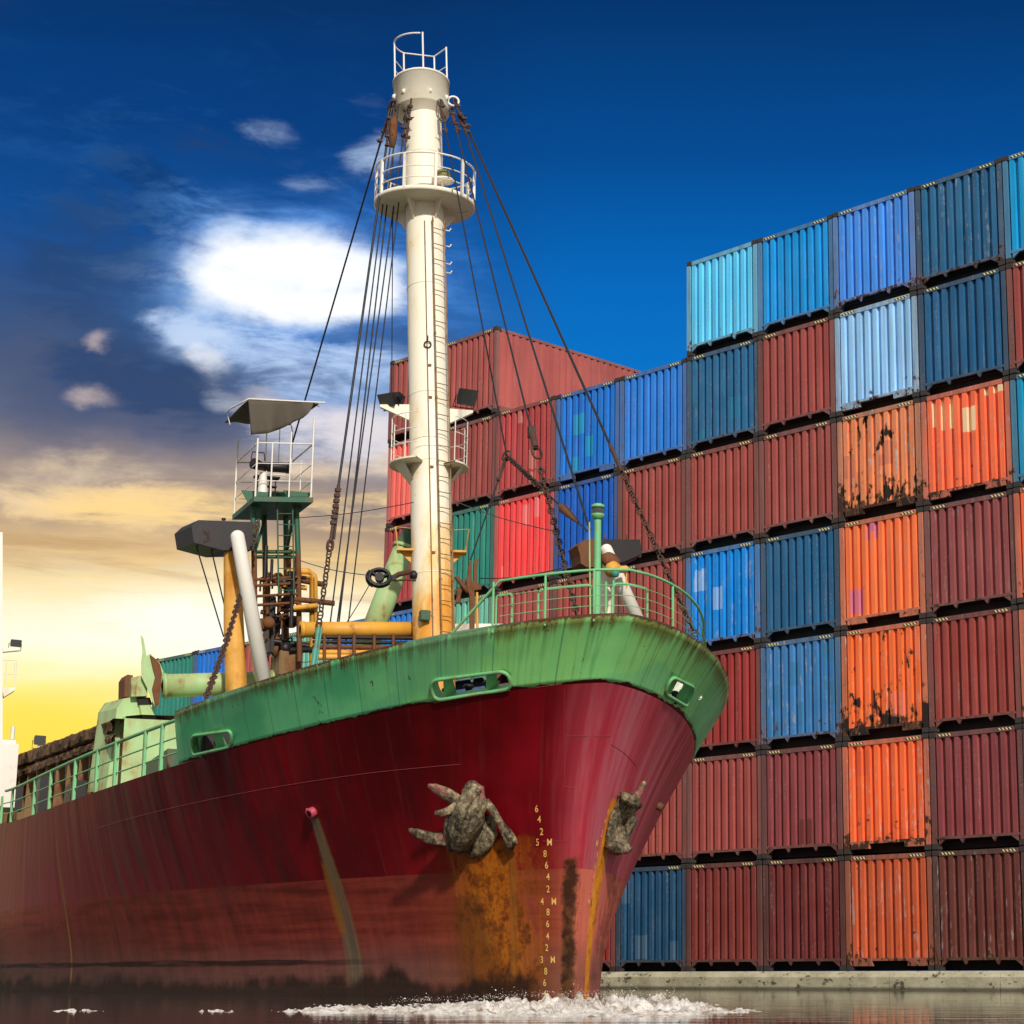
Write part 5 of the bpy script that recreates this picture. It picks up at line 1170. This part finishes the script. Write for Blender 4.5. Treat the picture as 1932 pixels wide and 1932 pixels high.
mb = MB(); q = wq(74, 1406, .1); mb.tube([q, q+Vector((0, 0, -.6))], .04, 8); mb.obj('lamp_stand', M['white'], bx)

# ---- anchors and hull fittings
def lumpy(o, amt, sc, sub=2):
    me = o.data; bm = bmesh.new(); bm.from_mesh(me)
    bmesh.ops.remove_doubles(bm, verts=bm.verts, dist=1e-4)
    bmesh.ops.subdivide_edges(bm, edges=bm.edges[:], cuts=sub, use_grid_fill=True)
    bm.normal_update()
    for v in bm.verts:
        v.co += v.normal*(noise.noise(v.co*sc)*amt+noise.noise(v.co*sc*2.7+Vector((9, 2, 4)))*amt*.5)
    bmesh.ops.recalc_face_normals(bm, faces=bm.faces); bm.to_mesh(me); bm.free()
    for p in me.polygons: p.use_smooth = True
def hz_(u_, v_, side, off):
    l, z = hull_at(u_, v_, side); return hp(l, z, side)+hn(l, z, side)*off
def anchor(side, label, cen):
    o0 = SHIPM @ hz_(*cen, side, .1); e = empty('ship_anchor', o0, TH); tag(e, label, 'anchor', 'anchors housed at the bow'); return e
def AP_(e, side, u_, v_, off):
    return hz_(u_, v_, side, off)-(SHIPI @ e.location)
e = anchor(S1, 'mud-caked anchor with splayed flukes above the wide orange rust stain', (905, 1535)); G = lambda u_, v_, off: AP_(e, S1, u_, v_, off)
def loft(secs, name, amt=.012, sc=6):       # flattened forging swept through (pixel, standoff, half width, half thickness)
    P = [G(u_, v_, of) for (u_, v_), of, w_, t_ in secs]; rows = []
    nn = hn(*hull_at(900, 1540, S1), S1)
    for k, p in enumerate(P):
        d = (P[min(k+1, len(P)-1)]-P[max(k-1, 0)]).normalized(); sx = d.cross(nn).normalized(); sy = sx.cross(d).normalized(); _, _, w_, t_ = secs[k]
        rows.append([p+sx*w_*math.copysign(abs(math.cos(q))**.7, math.cos(q))+sy*t_*math.copysign(abs(math.sin(q))**.7, math.sin(q)) for q in np.linspace(0, 2*math.pi, 13)])
    mb = MB(); mb.grid(rows); mb.add(rows[0][:-1], [tuple(range(12))]); mb.add(rows[-1][:-1], [tuple(range(12))]); o = mb.obj(name, M['mud'], e); lumpy(o, amt, sc, 1); return o
loft([((872, 1604), .08, .06, .05), ((880, 1588), .16, .15, .12), ((893, 1560), .24, .20, .17), ((906, 1530), .27, .22, .18), ((914, 1503), .25, .20, .15), ((908, 1484), .20, .17, .11), ((898, 1474), .15, .11, .07)], 'crown', .03, 5)
loft([((926, 1478), .26, .03, .05), ((914, 1500), .40, .05, .06), ((908, 1530), .44, .05, .06), ((898, 1560), .40, .05, .05), ((886, 1586), .28, .03, .04)], 'crown_ridge', .012, 8)
loft([((896, 1512), .16, .10, .09), ((884, 1498), .27, .085, .06), ((868, 1478), .36, .085, .045), ((855, 1465), .42, .07, .035), ((846, 1460), .44, .03, .02)], 'fluke')
loft([((890, 1572), .14, .10, .09), ((866, 1573), .27, .09, .06), ((842, 1566), .36, .085, .045), ((824, 1553), .42, .06, .035), ((814, 1545), .44, .02, .02)], 'fluke')
loft([((893, 1502), .24, .07, .06), ((884, 1512), .36, .065, .05), ((870, 1517), .42, .05, .04), ((861, 1514), .44, .03, .03)], 'tripping_palm')
loft([((884, 1520), .22, .05, .06), ((876, 1540), .30, .08, .06), ((872, 1568), .28, .08, .06), ((868, 1598), .16, .06, .05)], 'tripping_palm')
loft([((928, 1506), .14, .05, .05), ((944, 1526), .16, .045, .045), ((957, 1550), .14, .045, .045), ((966, 1568), .12, .07, .06), ((974, 1582), .12, .085, .07), ((970, 1598), .10, .05, .05)], 'shank')
loft([((966, 1566), .14, .04, .04), ((978, 1576), .16, .05, .05), ((984, 1590), .12, .03, .03)], 'shackle')
loft([((918, 1540), .04, .13, .05), ((926, 1568), .05, .14, .06), ((908, 1596), .04, .14, .05), ((886, 1606), .03, .08, .04)], 'mud_clump', .03, 6)
e = anchor(S2, 'speckled slab-like anchor drawn up on the sunlit port side of the bow', (1180, 1545)); G2 = lambda u_, v_, off: AP_(e, S2, u_, v_, off)
_l, _z = hull_at(1176, 1550, S2); AN = (hn(_l, _z, S2)*.8+(CAML-hp(_l, _z, S2)).normalized()*.35).normalized(); AQ = hp(_l, _z, S2)
def G2(u_, v_, off):
    d = _lr(u_, v_); return CAML+d*(((AQ-CAML).dot(AN)+off)/d.dot(AN))-(SHIPI @ e.location)
def slab(pts, th, name):
    c0 = G2(1175, 1552, (th[0]+th[1])/2); rows = []
    for sc_, of in ((.05, th[0]), (.8, th[0]), (1., th[0]+.06), (1., th[1]-.06), (.86, th[1]), (.5, th[1]+.03), (.05, th[1]+.02)):
        rows.append([c0+(G2(u_, v_, of)-c0)*sc_ if sc_ < 1 else G2(u_, v_, of) for u_, v_ in pts+[pts[0]]])
    rows = [[p+AN*0 for p in r] for r in rows]
    mb = MB(); mb.grid(rows); o = mb.obj(name, M['mud'], e); lumpy(o, .03, 7, 2); return o
slab([(1168, 1498), (1180, 1497), (1206, 1512), (1207, 1524), (1200, 1530), (1201, 1548), (1194, 1566), (1188, 1578), (1187, 1605), (1180, 1611), (1160, 1604), (1143, 1590), (1141, 1572), (1150, 1540), (1163, 1512)], (.04, .30), 'crown')
mb = MB(); mb.tube([G2(1196, 1514, .16), G2(1206, 1494, .16), G2(1217, 1476, .16)], [.055, .045, .035], 8); o = mb.obj('shank', M['mud'], e); lumpy(o, .015, 8)
mb = MB(); mb.tube([G2(1148, 1590, .30), G2(1165, 1603, .36), G2(1184, 1600, .36)], [.07, .09, .07], 8); o = mb.obj('fluke', M['mud'], e); lumpy(o, .02, 6); mb = MB(); mb.tube([G2(1172, 1502, .30), G2(1190, 1508, .36), G2(1204, 1520, .34)], [.06, .08, .06], 8); o = mb.obj('fluke', M['mud'], e); lumpy(o, .03, 6)
mb = MB(); q = hz_(592, 1531, S1, .03); mb.lathe([(.05, -.08), (.075, -.08), (.075, .06), (.05, .06)], c=q, n=14, axis=hn(*hull_at(592, 1531, S1), S1)); q = hz_(583, 1529, S1, .02); mb.lathe([(0, -.05), (.04, -.05), (.04, .03), (0, .03)], c=q, n=10, axis=(0, -1, 0)); mb.obj('drain_pipe', M['drain'], HULL)
mb = MB(); q = hz_(1241, 1520, S2, .02); mb.lathe([(0, -.1), (.06, -.1), (.06, .06), (0, .06)], c=q, n=12, axis=hn(*hull_at(1241, 1520, S2), S2)); mb.obj('drain_pipe', M['rust'], HULL)

# ---- draft marks, lettered on the plating
def glyph(ch):
    cu = bpy.data.curves.new('glyph', 'FONT'); cu.body = ch; cu.size = 1.0; cu.align_x = 'CENTER'; cu.align_y = 'CENTER'; cu.offset = .010
    o = bpy.data.objects.new('glyph', cu); COL.objects.link(o); bpy.context.view_layer.update()
    me = bpy.data.meshes.new_from_object(o.evaluated_get(bpy.context.evaluated_depsgraph_get())); bpy.data.objects.remove(o); bpy.data.curves.remove(cu)
    bm = bmesh.new(); bm.from_mesh(me); bmesh.ops.triangulate(bm, faces=bm.faces)
    bmesh.ops.subdivide_edges(bm, edges=bm.edges[:], cuts=1); bm.to_mesh(me); bm.free()
    v = [tuple(q.co) for q in me.vertices]; f_ = [tuple(p.vertices) for p in me.polygons]; bpy.data.meshes.remove(me); return v, f_
MARKS = [('6', 720, 715), ('4', 735, 775), ('2', 748, 845), ('5', 725, 905), ('M', 793, 905), ('8', 768, 970), ('6', 776, 1035), ('4', 785, 1100), ('2', 785, 1170), ('4', 752, 1240), ('M', 818, 1240), ('8', 785, 1300), ('6', 783, 1367), ('4', 783, 1437), ('2', 778, 1502), ('3', 750, 1570), ('M', 812, 1570), ('8', 772, 1635), ('6', 766, 1700), ('4', 767, 1762)]
GC = {}
for side in (S1, S2):
    mb = MB()
    for ch, zx, zy in MARKS:
        if side == S2 and zy > 1240: continue
        if ch not in GC: GC[ch] = glyph(ch)
        l0, z0 = hull_at(772.8+zx/3, 1288+zy/3, S1); v, f_ = GC[ch]; hgt = .125
        e_ = .01; tl = (hp(l0+e_, z0, side)-hp(l0, z0, side)).length/e_
        vs = []
        for x, y, _ in v:
            l = max(.01, l0+x*hgt*.85/tl*(-1 if side == S1 else 1)); z_ = z0+y*hgt; vs.append(skin(l, z_, side, .006))
        mb.add(vs, f_)
    mb.obj('draft_marks', M['mark'], HULL)

# ------------------------------------------------------------------ bow wave
def foam_env(x, y):
    wx = x*17/y
    return math.exp(-((wx+.95)/.95)**2)+.5*math.exp(-((wx+.15)/.42)**2)+.42*math.exp(-((wx+2.3)/.75)**2)+.34*math.exp(-((wx+5.05)/.33)**2)+.28*math.exp(-((wx+3.9)/.35)**2)+.3*math.exp(-((wx+3.1)/.4)**2)+.22*math.exp(-((wx-.45)/.4)**2)
def foam_strip():
    mb = MB(); rows = []; NX, NY = 380, 130
    for j in range(NY+1):
        row = []; t = j/NY; y = 13.4+t*12.4
        for i in range(NX+1):
            x = (-5.7+6.7*i/NX)*y/17
            cr = math.exp(-((y-17.2)/1.5)**2)+.55*math.exp(-((y-21.0)/1.8)**2)+.25*math.exp(-((y-14.9)/.5)**2)
            p = Vector((x*3.0, y*1.5, 3)); w = noise.noise_vector(p*.8)*.6; p = p+w
            n_ = 1-abs(noise.fractal(p, .9, 2.1, 7))*1.3; n2 = noise.fractal(p*4+Vector((4, 4, 0)), .8, 2.2, 5)
            h_ = foam_env(x, y)*cr*(.0+.15*n_+.085*n2)*.95-.040
            row.append((x, y, h_))
        rows.append(row)
    mb.grid(rows, True); o = mb.obj('bow_wave_foam', M['foam']); return o
fo = foam_strip(); tag(fo, 'white churned foam thrown up along the waterline of the bow', 'foam', None, 'stuff')
mb = MB(); rs_ = random.Random(11)
for k in range(1300):
    cx_ = rs_.choice([-2.2, -1.7, -1.4, -1.1, -.8, -.5, -.1]); x = rs_.gauss(cx_, .12); y = rs_.gauss(17.2, .5)
    env = foam_env(x, y); z_ = .02+env*(.10+abs(rs_.gauss(0, .035))); r_ = abs(rs_.gauss(0, .003))+.001
    q = [Vector((x, y, z_))+Vector((rs_.uniform(-1, 1), rs_.uniform(-1, 1), rs_.uniform(-1, 1))).normalized()*r_ for _ in range(4)]
    mb.add(q, [(0, 1, 2), (0, 2, 3), (0, 3, 1), (1, 3, 2)])
sp = mb.obj('wave_spray', M['foam']); tag(sp, 'fine white spray drops above the bow wave', 'spray', None, 'stuff')
bpy.context.view_layer.update()
# keep the tree at thing > part > sub-part: assemblies of the ship's fittings are parts of the ship itself
for p in list(SH.children):
    for c in list(p.children):
        if c.children:
            c.location = c.location+p.location; c.parent = SH
bpy.context.view_layer.update()
